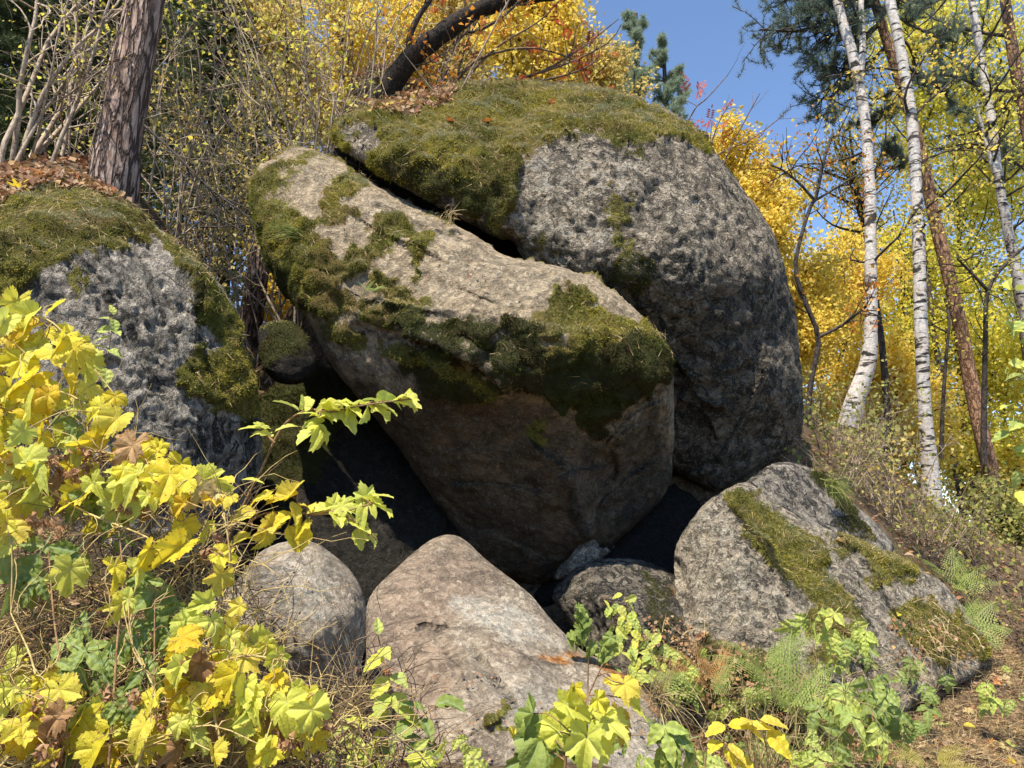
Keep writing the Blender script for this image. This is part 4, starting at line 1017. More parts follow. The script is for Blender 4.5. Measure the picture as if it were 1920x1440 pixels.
for q in ([(1290,420,7.4),(1310,330,7.3),(1345,290,7.3),(1410,260,7.2),(1470,215,7.2)], [(1270,400,7.5),(1290,230,7.4),(1330,180,7.3),(1365,140,7.3)], [(1290,420,7.4),(1340,250,7.3),(1370,190,7.2)], [(1320,420,7.4),(1360,300,7.3),(1400,220,7.3),(1425,175,7.2)]):
    pt = spline(pixpath(q), 14); g.tube(pt, np.linspace(.014, .004, 14), 4); twigs(g, pt, np.linspace(.012, .004, 14), 4, .15, .35, .005, .8, .06, 0, .4, .15, None, 3)
g.build('stem', M_greyd, tr)
for (x, y) in ((1306,155),(1295,150),(1313,165),(1310,230),(1320,238),(1345,240),(1350,255),(1330,225),(1370,190),(1285,285),(1290,280)):
    for _ in range(2): pinnate(gl, P(x, y, 7.3), unit(rvec(1)[0]+np.array([0, 0, -.3])), .11, 5)
gl.build('crown', M_red, tr, False)

# ---- yellow trees behind (each its own tree)
BT = [ # cx, cy, rx, ry, d, material, leaves, size, label
 (1000, 60, 120, 120, 12, M_gold, 7000, .085, 'golden tree rising behind the centre of the highest boulder'),
 (890, 40, 110, 110, 13.5, M_pale, 6000, .09, 'pale yellow tree behind the leaning dark trunk'),
 (770, 40, 110, 120, 14, M_gold, 6000, .09, 'golden tree behind the pale multi-stemmed shrub'),
 (1120, 150, 90, 75, 14, M_pale, 5000, .085, 'pale yellow treetop behind the right half of the highest boulder, before the far pine'),
 (640, 90, 110, 150, 13, M_gold, 5000, .09, 'orange-tinged tree above the meeting point of the two boulders'),
 (540, 170, 100, 170, 12, M_pale, 5500, .08, 'pale yellow tree above the upper left corner of the layered boulder'),
 (455, 330, 80, 160, 11.5, M_pale, 2600, .075, 'pale yellow tree in the gap right of the stout pine trunk'),
 (520, 520, 60, 120, 10.5, M_gold, 3500, .07, 'low yellow tree glowing through the gap under the layered boulder'),
 (470, 20, 110, 120, 14, M_pale, 3000, .09, 'sparse pale yellow tree at the top edge right of the pine trunk'),
 (1370, 300, 60, 110, 12.5, M_gold, 5000, .075, 'golden treetop just right of the mossy crown of the highest boulder'),
 (1420, 440, 75, 130, 12, M_gold, 7000, .075, 'golden tree against the right shoulder of the highest boulder'),
 (1500, 660, 80, 190, 12.5, M_gold, 9000, .075, 'deep golden tree behind the forked dark sapling'),
 (1590, 620, 90, 200, 14.5, M_gold, 8500, .085, 'golden tree behind the white birch nearest the boulder'),
 (1690, 800, 110, 170, 13.5, M_gold, 8500, .08, 'golden tree between the two white birches, low down'),
 (1690, 520, 95, 180, 16, M_lime, 4600, .09, 'yellow-green tree high between the two white birches'),
 (1800, 720, 100, 220, 15, M_lime, 9000, .085, 'yellow-green tree behind the orange-barked pine'),
 (1895, 850, 100, 200, 14.5, M_gold, 8500, .08, 'golden tree at the right edge, low down'),
 (1900, 480, 110, 230, 16.5, M_lime, 5500, .09, 'yellow-green tree at the right edge, halfway up'),
 (1790, 330, 110, 190, 17, M_lime, 4200, .09, 'yellow-green tree high behind the orange-barked pine'),
 (1850, 90, 140, 170, 15, M_lime, 4600, .085, 'yellow-green tree filling the upper right corner'),
 (1700, 90, 110, 150, 16, M_lime, 3000, .085, 'yellow-green tree at the top edge behind the white birch'),
 (1600, 300, 120, 110, 12, M_gold, 1300, .06, 'thin golden-leaved tree left of the white birch, letting the sky through'),
 (1590, 900, 90, 70, 10.5, M_under, 2600, .06, 'low olive-green bush on the slope behind the grey slab'),
 (1880, 1000, 90, 90, 9.5, M_under, 2800, .06, 'low olive-green bush at the right edge beyond the ferns')]
for (cx, cy, rx, ry, d, mt, n, sz, lb) in BT:
    c, rad = crown_at(cx, cy, rx, ry, d)
    broadleaf('autumn_tree' if n > 3600 else 'autumn_bush', lb, 'tree' if n > 3600 else 'bush', c, rad, mt, n, sz, trunk_r=.07, dens=22)

# far wood that reads as one mass
def far_wood(name, wins, mat, n, size, dmin, dmax):
    g = Geo(); gt = Geo()
    for (x0, x1, y0, y1, k) in wins:
        for _ in range(k):
            d = rng.uniform(dmin, dmax); c = P(rng.uniform(x0, x1), rng.uniform(y0, y1), d)
            m = n; p = c + rng.normal(size=(m, 3))*np.array([.5, .5, .6])
            v, f = leaf_rhombs(p, unit(rvec(m)+np.array([0, 0, -.4])), rvec(m), rng.uniform(size*.7, size*1.2, m), .8); g.add(v, f)
    tag(g.build(name, mat, None, False), kind='stuff')
far_wood('far_woods', [(1420,2050,460,1000,90),(1560,2050,-80,420,10),(2050,2900,300,1000,90),(1385,1480,330,520,16)], M_gold, 110, .14, 17, 26)
far_wood('far_woods', [(430,1060,-60,330,60),(330,560,180,640,40)], M_pale, 90, .13, 16, 20)
far_wood('far_woods', [(-1000,-120,-80,400,70),(-120,330,-80,330,64),(300,420,20,200,12)], M_spruce, 190, .17, 13, 17)
far_wood('far_woods', [(-120,470,-80,420,8)], M_lime, 50, .10, 11, 14)
# far pine against the sky
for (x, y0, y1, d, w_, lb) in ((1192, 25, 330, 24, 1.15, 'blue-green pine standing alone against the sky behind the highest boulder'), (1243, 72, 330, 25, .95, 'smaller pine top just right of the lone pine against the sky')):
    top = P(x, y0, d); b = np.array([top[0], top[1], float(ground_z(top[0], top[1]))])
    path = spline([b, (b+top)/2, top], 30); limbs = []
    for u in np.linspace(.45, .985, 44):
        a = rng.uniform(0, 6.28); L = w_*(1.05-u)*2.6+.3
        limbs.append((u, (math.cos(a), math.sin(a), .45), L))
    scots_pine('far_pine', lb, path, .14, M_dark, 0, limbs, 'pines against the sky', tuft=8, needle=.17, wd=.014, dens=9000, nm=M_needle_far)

# ---- right: birches
def birch(label, trunks, r0s, limbs, nleaf, lm=M_gold, sz=.05, base_flare=.05):
    t = thing('birch_tree', P(*trunks[0][0]), label, 'birch tree', 'white birches on the right')
    gb = Geo(); tips = []
    for q, r0 in zip(trunks, r0s):
        pt = spline(pixpath(q), 50); rd = np.linspace(r0, r0*.55, 50); 
        if q is trunks[0]: rd[:8] += np.linspace(base_flare, 0, 8)
        g = Geo(); g.tube(pt, rd, 16)
        vv = g.v[0]; dd = np.repeat(pt, 16, 0); vv += unit(vv-dd)*(.012*fbm(vv*np.array([6, 6, 4.0]), 3, .6, 8))[:, None]
        g.build('trunk', M_birch, t)
        for _ in range(limbs):
            i = rng.integers(10, 48); a = rng.uniform(0, 6.28)
            p, r_ = grow(pt[i], (math.cos(a), math.sin(a)*.7, .45), rng.uniform(.8, 1.9), .02, 9, .16, -.02)
            gb = Geo(); gb.tube(p, r_, 5); twigs(gb, p, r_, 6, .2, .6, .007, .9, -.05, 3, .2, .18, tips, 3); gb.build('branch', M_dark, t)
    g = Geo(); leafy(g, tips, nleaf, sz, .06, .9); g.build('crown', lm, t, False)
birch('white birch nearest the boulder, forked at the top, with a crooked dark-scarred base',
      [[(1592,800,10),(1605,745,10),(1628,680,10),(1634,600,10),(1632,450,10.1),(1630,330,10.2),(1620,210,10.3),(1596,95,10.4),(1570,0,10.5),(1540,-160,10.7),(1500,-450,11)],
       [(1612,165,10.35),(1618,80,10.4),(1615,0,10.5),(1618,-150,10.7),(1610,-400,11)]], [.088, .042], 10, 1500, sz=.055, base_flare=.06)
birch('straightest white birch, right of the forked one, crossing the orange pine at its top',
      [[(1752,1010,9.5),(1748,930,9.5),(1735,780,9.5),(1728,640,9.55),(1722,450,9.65),(1712,250,9.8),(1690,100,9.9),(1668,0,10),(1640,-150,10.2),(1600,-420,10.6)]], [.088], 12, 1200, sz=.055)
birch('slender birch near the right edge with a crooked side limb',
      [[(1945,760,11),(1925,600,11),(1900,480,11),(1875,350,11),(1855,200,11.1),(1835,80,11.2),(1820,-20,11.3),(1800,-250,11.6)],
       [(1872,340,11),(1858,300,11),(1842,240,11),(1832,190,11)]], [.078, .036], 11, 1300, lm=M_lime, sz=.06)
# ---- right: pines
pp = spline(pixpath([(1895,1030,10.5),(1870,930,10.5),(1845,830,10.5),(1815,690,10.6),(1790,560,10.6),(1755,420,10.7),(1725,280,10.8),(1690,160,10.9),(1655,50,11),(1625,-60,11.2),(1600,-250,11.5)]), 60)
lim = []
for (u, x, y, d) in [(.72,1560,190,10.6),(.76,1470,150,10.4),(.78,1420,110,10.6),(.80,1500,60,10.3),(.83,1440,80,10.9),(.85,1480,20,10.6),(.88,1540,-10,10.5),(.80,1560,120,10.2),(.84,1590,60,10.0),(.9,1450,-40,11),(.75,1520,210,11.2),
                     (.70,1800,200,10.4),(.78,1790,90,10.5),(.66,1640,260,10.5),(.55,1660,330,10.8),(.86,1750,10,10.6)]:
    v_ = P(x, y, d+.5)-pp[int(u*59)]; lim.append((u, v_, np.linalg.norm(v_)))
scots_pine('pine_tree', 'orange-barked pine leaning left behind the straight birch, with blue-green boughs above', pp, .115, M_pine_or, 0, lim, tuft=15, needle=.09, wd=.007, dens=15000)
pp = spline(pixpath([(1975,560,12),(1930,260,12),(1905,130,12),(1885,0,12.1),(1860,-200,12.3)]), 40)
scots_pine('pine_tree', 'reddish pine trunk cutting the upper right corner', pp, .13, M_pine_or, 0, [(.5, (-1, -.2, .1), 1.5), (.65, (-1, .2, .1), 1.6), (.3, (-1, -.3, .1), 1.2), (.8, (-.6, -.8, .2), 1.3)], tuft=14, needle=.085, wd=.0055, dens=1500)
# dark saplings
def sapling(label, stems, leaf, nl, sz=.045, bark=M_dark):
    t = thing('sapling', P(*stems[0][0][0]), label, 'sapling', 'dark saplings among the birches'); tips = []
    g2 = Geo()
    for q, r in stems:
        pt = spline(pixpath(q), 24); g = Geo(); g.tube(pt, np.linspace(r, r*.5, 24), 8); g.build('stem', bark, t)
        twigs(g2, pt, np.linspace(r, r*.5, 24), 8, .3, .8, .01, .8, .05, 3, .35, .18, tips, 3)
    g2.build('branches', bark, t); g = Geo(); leafy(g, tips, nl, sz, .06, .8); g.build('crown', leaf, t, False)
sapling('dark forked sapling close to the right side of the highest boulder',
        [([(1512,830,8.6),(1520,720,8.6),(1535,640,8.6),(1520,590,8.6),(1500,540,8.6),(1492,490,8.6),(1515,400,8.7),(1530,370,8.7),(1545,300,8.7),(1562,250,8.8)], .035),
         ([(1535,632,8.6),(1575,612,8.55),(1605,590,8.5),(1625,575,8.45)], .022), ([(1530,378,8.7),(1500,345,8.7),(1470,320,8.7),(1445,310,8.7)], .018), ([(1530,375,8.7),(1580,345,8.7),(1605,330,8.7)], .016)], M_orange, 420, .05)
sapling('thin dark sapling between the straight birch and the orange pine', [([(1765,860,9.8),(1768,760,9.8),(1775,660,9.8),(1780,600,9.8),(1772,560,9.9)], .03)], M_lime, 200)
sapling('dark sapling with a Y fork beside the orange pine', [([(1845,870,9.6),(1845,770,9.6),(1848,640,9.6),(1853,545,9.6),(1890,490,9.6),(1925,460,9.6)], .04), ([(1853,545,9.6),(1825,515,9.6),(1795,485,9.6)], .025)], M_lime, 350)
# ------------------------------------------------------------------ leaf shapes (shared meshes, one unit long, tip along +Y, face along +Z)
def leaf_material(name, cols, vein, spot=(.28,.13,.04), spot_lo=.66, trans=.5, rough=.5, edge=None):
    t = NT(name); oi = t.n('ShaderNodeObjectInfo')
    cr = t.n('ShaderNodeValToRGB'); e = cr.color_ramp.elements
    while len(e) < len(cols): e.new(.5)
    for i, cc in enumerate(cols): e[i].position = i/max(1, len(cols)-1); e[i].color = (*cc, 1)
    t.l(oi.outputs['Random'], cr.inputs[0]); col = cr.outputs[0]
    tc = t.n('ShaderNodeTexCoord'); ad = t.n('ShaderNodeVectorMath', operation='ADD'); sc = t.n('ShaderNodeVectorMath', operation='SCALE')
    cb = t.n('ShaderNodeCombineXYZ'); 
    for k in range(3): t.l(oi.outputs['Random'], cb.inputs[k])
    t.l(cb.outputs[0], sc.inputs[0]); sc.inputs['Scale'].default_value = 37.0
    t.l(tc.outputs['Object'], ad.inputs[0]); t.l(sc.outputs[0], ad.inputs[1]); v = ad.outputs[0]
    n1 = t.noise(v, 2.2, 4, .6); n2 = t.noise(v, 7, 4, .65)
    col = t.mix(t.ramp(n1, .35, .65, 0, .45), col, edge or cols[-1])
    col = t.mix(t.math('MULTIPLY', t.ramp(t.attr('vein'), .55, .95), .55), col, vein)
    sp = t.math('ADD', n2, t.math('MULTIPLY', t.attr('rim'), .10))
    col = t.mix(t.ramp(sp, spot_lo, spot_lo+.05), col, spot)
    h = t.math('SUBTRACT', n2, t.attr('vein')); nb = t.bump(h, .35, .03)
    b = t.n('ShaderNodeBsdfPrincipled'); t.l(col, b.inputs['Base Color']); b.inputs['Roughness'].default_value = rough
    b.inputs['Specular IOR Level'].default_value = .35; t.l(nb, b.inputs['Normal'])
    tr = t.n('ShaderNodeBsdfTranslucent'); t.l(col, tr.inputs['Color'])
    mx = t.n('ShaderNodeMixShader'); mx.inputs[0].default_value = trans
    t.l(b.outputs[0], mx.inputs[1]); t.l(tr.outputs[0], mx.inputs[2]); t.l(mx.outputs[0], t.out.inputs[0]); return t.m

L_yel = leaf_material('hop_leaf_yellow', [(.78,.50,.03),(.84,.66,.04),(.85,.72,.06),(.78,.70,.06),(.82,.63,.12),(.70,.68,.07)], (.60,.44,.06), spot_lo=.64)
L_lime = leaf_material('leaf_lime', [(.64,.68,.09),(.74,.74,.11),(.56,.64,.13),(.76,.74,.16)], (.62,.60,.22), spot_lo=.74)
L_green = leaf_material('leaf_green', [(.10,.145,.022),(.19,.255,.045),(.29,.36,.085),(.145,.20,.03),(.33,.40,.10)], (.28,.38,.20), spot_lo=.80, trans=.35, rough=.6)
L_mid = leaf_material('leaf_yellow_green', [(.30,.40,.09),(.46,.54,.10),(.38,.46,.13),(.58,.60,.12)], (.36,.42,.16), spot_lo=.78, trans=.38)
L_dry = leaf_material('leaf_dried', [(.20,.10,.04),(.34,.20,.09),(.26,.13,.05),(.42,.27,.13)], (.18,.09,.04), spot_lo=.6, trans=.25, rough=.8)
L_pale = leaf_material('leaf_pale_dry', [(.60,.48,.26),(.66,.55,.24),(.58,.40,.16)], (.45,.32,.15), spot_lo=.62, trans=.4, rough=.7)
L_orange = leaf_material('maple_leaf_orange', [(.55,.20,.05),(.62,.32,.12),(.50,.15,.04)], (.40,.14,.05), spot_lo=.7, trans=.3)

def palmate(name, keys, mat, droop, foldz, seed, serr=.05, veins=(0, .95, -.95, 2.0, -2.0), N=60):
    """lobed leaf; every template has its own lobes, fold and curl"""
    rg = np.random.default_rng(seed)
    th = np.linspace(-math.pi, math.pi, N, endpoint=False)
    ka = np.array([k[0] for k in keys]); kr = np.array([k[1] for k in keys])
    r = 0*th
    for sg in (-1, 1):
        kk = kr*(1+.10*rg.normal(size=len(kr))); kk[0] = 1.0; kk = np.maximum(kk, .03)
        aa = ka + np.where((ka > .05) & (ka < 3), .05*rg.normal(), 0)
        m = (th < 0) if sg < 0 else (th >= 0)
        r = np.where(m, np.interp(np.abs(th), aa, kk), r)
    r = r*(1+serr*np.where(np.arange(N) % 2 == 0, 1, -1)*np.where(np.abs(th) > 2.7, 0, 1)*rg.uniform(.4, 1.3, N))
    hole = rg.random() < .35
    if hole: r = r*(1-.35*np.exp(-((th-rg.uniform(-2, 2))/.14)**2))
    dv = np.min(np.abs(th[:, None]-np.array(veins)[None]), 1)
    vs = [[0, 0, 0]]; vein = [1.0]; rim = [0.0]
    ph = rg.uniform(0, 6.28, 3); asym = rg.normal()*.22; vf = rg.choice([.1, .3, .3, .8, 1.3]); cu = rg.uniform(-.1, .45); wv = rg.uniform(.03, .09)
    for fr in (.38, .72, 1.0):
        x = np.sin(th)*r*fr; y = np.cos(th)*r*fr
        q = r*fr
        z = foldz*q*np.clip(dv/.45, 0, 1.2) - droop*(np.maximum(y, 0)**2) - droop*.6*x*x + asym*x*np.abs(y) + wv*np.sin(6*x+ph[0])*q+wv*np.sin(7*y+ph[1])*q + wv*.8*q**2*np.sin(5*th+ph[2])
        z = z + vf*np.abs(x)*.7 - cu*q**3; x = x*(1-.22*min(vf, 1.3))
        vs += np.c_[x, y, z].tolist(); vein += np.exp(-(dv/.09)**2).tolist(); rim += [fr**4]*N
    F = []
    for i in range(N):
        j = (i+1) % N
        F.append((0, 1+j, 1+i))
        for k in range(2):
            a = 1+k*N; b = 1+(k+1)*N; F.append((a+i, a+j, b+j)); F.append((a+i, b+j, b+i))
    return mesh_np(name, np.array(vs), np.array(F), mat, True, dict(vein=np.array(vein), rim=np.array(rim)))

HOP = [(0,1.0),(.14,.93),(.30,.82),(.44,.70),(.52,.58),(.60,.66),(.74,.80),(.92,.84),(1.12,.76),(1.34,.66),(1.55,.62),(1.8,.63),(2.05,.62),(2.35,.55),(2.7,.44),(3.0,.22),(3.1416,.03)]
HEART = [(0,1.0),(.25,.80),(.6,.66),(.95,.60),(1.4,.52),(1.9,.48),(2.3,.46),(2.75,.40),(3.0,.22),(3.1416,.03)]
MAPLE = [(0,1.0),(.12,.82),(.2,.62),(.3,.66),(.42,.40),(.6,.55),(.78,.60),(.92,.92),(1.02,.74),(1.15,.52),(1.35,.34),(1.7,.52),(1.9,.60),(2.1,.40),(2.6,.26),(3.0,.15),(3.1416,.03)]
def leaf_set(keys, mat, nm, n=4, base=0, serr=.06, d0=.1, d1=.5):
    rg = np.random.default_rng(base)
    return [palmate(nm, keys, mat, rg.uniform(d0, d1), rg.uniform(.08, .28), base+i, serr) for i in range(n)]
S_yel = leaf_set(HOP, L_yel, 'hop_leaf', 9, 200) + leaf_set(HEART, L_yel, 'hop_leaf', 4, 220)
S_lime = leaf_set(HOP, L_lime, 'hop_leaf', 6, 230) + leaf_set(HEART, L_lime, 'hop_leaf', 3, 240)
S_pale = leaf_set(HOP, L_pale, 'hop_leaf', 2, 50, d0=.3, d1=.9)
S_dry = leaf_set(HOP, L_dry, 'dry_leaf', 3, 60, d0=.6, d1=1.6)
S_heartg = leaf_set(HEART, L_green, 'leaf', 3, 70); S_heartm = leaf_set(HEART, L_mid, 'leaf', 3, 75)
S_maple = leaf_set(MAPLE, L_orange, 'maple_leaf', 2, 80, .03); S_maple_y = leaf_set(MAPLE, L_yel, 'maple_leaf', 1, 85, .03)

def leaflet_arr(L, W, seed, droop=.35, fold=.35, n=7):
    """ovate serrated leaflet: verts, faces, vein"""
    rg = np.random.default_rng(seed); V = []; ve = []; F = []
    for i in range(n+1):
        u = i/n; w = W*L*math.sin(math.pi*min(u**.72, 1))**.85*(1-.15*u) if 0 < i < n else 0.002
        ser = 1+(.10 if i % 2 else -.06)
        y = u*L; z0 = -droop*L*u*u
        for s, f in ((-1, 1), (-1, .5), (0, 0), (1, .5), (1, 1)):
            V.append([s*w*f*ser, y+(.05*L if f == 1 and i % 2 else 0), z0+fold*abs(s)*w*f*(1 if f < 1 else .75)]); ve.append(1.0 if f == 0 else (.7 if i % 2 else .0)*(.9 if f < 1 else .6))
    for i in range(n):
        for k in range(4):
            a = i*5+k; F.append((a, a+1, a+6, a+5))
    return np.array(V), np.array(F), np.array(ve)

def compound(name, mat, n_leaf, seed, W=.30, spacing=.42, term=.55, rachis=.25):
    """pinnate or three-part leaf as one mesh, about one unit long"""
    rg = np.random.default_rng(seed); Vs = []; Fs = []; ve = []; k = 0
    pairs = (n_leaf-1)//2; items = []
    top = rachis+pairs*spacing*.5
    items.append((np.array([0, top*.9, 0]), 0, term))
    for i in range(pairs):
        y = rachis + i*spacing*.55
        for s in (-1, 1): items.append((np.array([0, y+rg.normal()*.01, 0]), s*rg.uniform(1.0, 1.35), term*rg.uniform(.75, .92)))
    for (p, ang, L) in items:
        v, f, e = leaflet_arr(L, W*rg.uniform(.9, 1.1), rg.integers(1e6), rg.uniform(.15, .55), rg.uniform(.2, .5))
        ca, sa = math.cos(-ang), math.sin(-ang); v = v @ np.array([[ca, sa, 0], [-sa, ca, 0], [0, 0, 1]]) + p
        v[:, 2] += -.25*v[:, 1]**2 + rg.normal()*.02
        Vs.append(v); Fs.append(f+k); ve.append(e); k += len(v)
    yy = np.linspace(0, top*.95, 6); rw = .012
    r = np.concatenate([np.c_[np.full(6, -rw), yy, -.25*yy**2], np.c_[np.full(6, rw), yy, -.25*yy**2]])
    Vs.append(r); Fs.append(np.array([(k+i, k+i+1, k+7+i, k+6+i) for i in range(5)])); ve.append(np.ones(12))
    V = np.concatenate(Vs); V /= max(V[:, 1].max(), .5)
    return mesh_np(name, V, np.concatenate(Fs), mat, True, dict(vein=np.concatenate(ve), rim=np.zeros(len(V))))
C_green = [compound('raspberry_leaf', L_green, n, 100+i) for i, n in enumerate((3, 5, 3, 5))]
C_mid = [compound('raspberry_leaf', L_mid, n, 110+i) for i, n in enumerate((3, 5, 5))]
C_lime = [compound('raspberry_leaf', L_lime, n, 120+i) for i, n in enumerate((3, 3, 5))]
C_yel = [compound('raspberry_leaf', L_yel, n, 130+i) for i, n in enumerate((3, 5))]

def single(name, mat, seed, W=.32):
    v, f, e = leaflet_arr(1.0, W, seed, .3, .35, 8); return mesh_np(name, v, f, mat, True, dict(vein=e, rim=np.zeros(len(v))))
O_lime = [single('leaf', L_lime, i) for i in range(2)]; O_mid = [single('leaf', L_mid, 5+i) for i in range(2)]; O_yel = [single('leaf', L_yel, 9+i) for i in range(2)]; O_green = [single('leaf', L_green, 14+i) for i in range(2)]

def fern_mesh(name, mat, seed, pairs=17, arch=.6, wmax=.30, sub=7):
    rg = np.random.default_rng(seed); V = []; F = []; k = 0
    def rac(u): return np.array([.05*math.sin(2.2*u)*(1 if seed % 2 else -1), u*(1-.18*arch*u*u), -arch*.75*u*u+.25*u])
    for i in range(pairs):
        u = .14+.86*i/pairs; L = wmax*math.sin(math.pi*min(1, (u*.92+.08))**.62)**.9+.02
        p = rac(u); d = unit(rac(min(u+.02, 1.02))-p)
        for s in (-1, 1):
            ax = unit(np.array([s, 0, 0])*.92 + d*.38 + np.array([0, 0, -.18+rg.normal()*.05])); Lr = L*rg.uniform(.9, 1.08)
            side = unit(np.cross(ax, [0, 0, 1.0]))
            for j in range(sub):
                t0 = (j+.5)/sub; c = p+ax*Lr*t0+np.array([0, 0, -.12*Lr*t0*t0]); hw = Lr*.11*(1-t0)**.8+.004; st = Lr/sub*.34
                for sg in (-1, 1):
                    e = c+side*sg*hw+ax*hw*.45
                    V += [c-ax*st, e-ax*st*.3, e+ax*st*.35, c+ax*st]; F.append((k, k+1, k+2, k+3)); k += 4
    us = np.linspace(0, 1, 12); w = .008
    for sg in (-1, 1): V += [rac(u)+np.array([sg*w*(1-u*.7), 0, 0]) for u in us]
    F += [(k+i, k+i+1, k+13+i, k+12+i) for i in range(11)]
    return mesh_np(name, np.array(V), np.array(F), mat, False)
M_fern = tint_mat('fern_green', [(.24,.34,.09),(.34,.42,.12),(.42,.48,.16),(.27,.34,.09)], .5, .5)
M_fern_y = tint_mat('fern_fading', [(.40,.36,.08),(.50,.42,.10),(.34,.34,.09)], .4, .6)
M_fern_d = tint_mat('fern_dry', [(.48,.26,.09),(.58,.36,.14),(.40,.20,.07)], .35, .7)
FN = [fern_mesh('fern_frond', M_fern, i) for i in range(3)]; FY = [fern_mesh('fern_frond', M_fern_y, 7+i) for i in range(2)]; FD = [fern_mesh('fern_frond', M_fern_d, 11+i, 18, .6, .26) for i in range(2)]

from mathutils import Matrix
def place(me, name, parent, p, tip, nrm, size):
    y = unit(np.asarray(tip, float)); x = unit(np.cross(y, np.asarray(nrm, float))); z = np.cross(x, y)
    o = bpy.data.objects.new(name, me); COL.objects.link(o); o.parent = parent
    q = np.asarray(p) - np.array(parent.location)
    m = Matrix(((x[0]*size, y[0]*size, z[0]*size, q[0]), (x[1]*size, y[1]*size, z[1]*size, q[1]), (x[2]*size, y[2]*size, z[2]*size, q[2]), (0, 0, 0, 1)))
    o.matrix_local = m; return o

TOCAM = np.array([0, -1.0, 0])
def leaf_pose(p, face=.8, up=.6, tipdown=.7, jit=.8, tipdir=None):
    tc = unit(CAM-p)
    n = unit(tc*face + np.array([.15, 0, up]) + rng.normal(size=3)*jit*.6)
    t = np.array([rng.normal()*.55, -.25, -tipdown]) + rng.normal(size=3)*jit*.35 if tipdir is None else np.asarray(tipdir, float) + rng.normal(size=3)*.2
    return unit(t), n

M_vine = bark_mat('bine_straw', [(.34,.22,.09),(.50,.38,.16),(.28,.30,.10)], (1, 1, 1), 30, .3, .003)
M_cane = bark_mat('cane_brown', [(.16,.09,.05),(.28,.17,.09),(.34,.26,.12)], (1, 1, 1), 30, .3, .003)
M_gstem = bark_mat('stem_green', [(.22,.26,.08),(.32,.34,.10),(.40,.34,.14)], (1, 1, 1), 30, .2, .003)

def plant(name, label, cat, stems, leaves, mat, r=.004, group=None, pet=.0016, leafname='leaf', tendrils=0):
    """stems: pixel paths with depth; leaves: (shape set, px, py, depth, size px, extra dict)"""
    paths = [spline(pixpath(s), 30) for s in stems]
    t = thing(name, paths[0][0], label, cat, group)
    allp = np.concatenate(paths)
    for i, pth in enumerate(paths):
        g = Geo(); g.tube(pth, np.linspace(r, r*.45, 30), 6)
        if i == 0:
            for (sh, x, y, d, sz, ex) in leaves:
                p = P(x, y, d); a = allp[np.argmin(np.linalg.norm(allp-p, axis=1))]
                if np.linalg.norm(a-p) > .004:
                    m = (a+p)/2+np.array([0, 0, .12*np.linalg.norm(a-p)])+rng.normal(size=3)*.006
                    g.tube(spline([a, m, p], 7), np.linspace(pet*1.3, pet, 7), 4)
            for _ in range(tendrils):
                a = allp[rng.integers(0, len(allp))]; q, rr = grow(a, rvec(1)[0]+np.array([0, -.3, .1]), rng.uniform(.08, .35), .0015, 12, .5, -.03); g.tube(q, rr+.0006, 3)
        g.build('stem', mat, t)
    for (sh, x, y, d, sz, ex) in leaves:
        p = P(x, y, d); tip, n = leaf_pose(p, **ex)
        place(sh[rng.integers(0, len(sh))], leafname, t, p, tip, n, sz*d/FPX)
    return t

def dv(y): return float(np.interp(y, [560, 800, 1000, 1200, 1440], [2.55, 2.3, 2.1, 1.95, 1.75]))
def fill(sets, wts, poly, n, s0, s1, dj=.16, back=.0):
    out = []; poly = np.array(poly, float)
    while len(out) < n:
        x = rng.uniform(poly[:, 0].min(), poly[:, 0].max(), 60); y = rng.uniform(poly[:, 1].min(), poly[:, 1].max(), 60)
        s, _, _ = poly_sd(x, y, poly)
        for a, b in zip(x[s > 0], y[s > 0]):
            if len(out) >= n: break
            sh = sets[rng.choice(len(sets), p=np.array(wts)/sum(wts))]
            out.append((sh, a, b, dv(b)+back+rng.uniform(-dj, dj), rng.uniform(s0, s1), {}))
    return out
def at(sh, lst, dd=0, ex=None): return [(sh, x, y-.28*s, dv(y)+dd, s*.54, ex or dict(jit=.7)) for (x, y, s) in lst]

Y, LM, PL, DR = S_yel, S_lime, S_pale, S_dry
plant('hop_vine', 'hop vine with bright yellow leaves climbing highest on the left, before the silver-grey rock', 'hop vine',
      [[(-40,760,2.4),(-10,650,2.4),(30,600,2.45),(90,600,2.45),(150,660,2.4),(215,740,2.35)], [(-40,820,2.35),(60,740,2.35),(130,740,2.35),(195,790,2.3)]],
      at(Y, [(30,590,85),(10,625,75),(112,590,70),(62,640,90),(100,690,95),(132,640,60),(40,700,90),(60,735,100),(120,730,85),(15,750,80),(90,765,90),(165,745,70),(215,760,60),(190,785,80),(50,800,80)])
      + at(LM, [(80,672,85),(30,660,60),(150,690,60),(10,780,70),(135,775,70)], .05) + fill([Y, LM, PL], [4, 4, .7], [(-60,600),(60,570),(140,640),(220,760),(150,820),(-60,820)], 28, 32, 64), M_vine, tendrils=14)
plant('hop_vine', 'hop vine with big lobed yellow leaves and brown cones, midway down the left side', 'hop vine',
      [[(-30,1000,2.2),(40,900,2.25),(140,850,2.25),(240,860,2.2),(330,930,2.15),(400,960,2.15)], [(60,900,2.25),(160,960,2.2),(280,1010,2.1),(330,1060,2.05)]],
      at(Y, [(220,815,110),(180,850,95),(240,870,80),(318,925,130),(352,925,90),(295,870,85),(70,905,95),(50,885,70),(240,905,80),(285,905,60),(300,850,60),(280,1060,110),(338,1055,105),(215,1085,85),(395,950,60),(345,965,80)])
      + at(LM, [(132,1095,105),(60,935,70),(30,880,70),(145,850,70),(245,1090,80)]) + at(PL, [(35,880,70),(405,945,75)])
      + fill([Y, LM, PL, DR], [4, 4, .6, .4], [(-40,820),(160,800),(330,850),(430,930),(380,1010),(300,1000),(100,960),(-40,960)], 42, 30, 64, .2, .1), M_vine, tendrils=30)
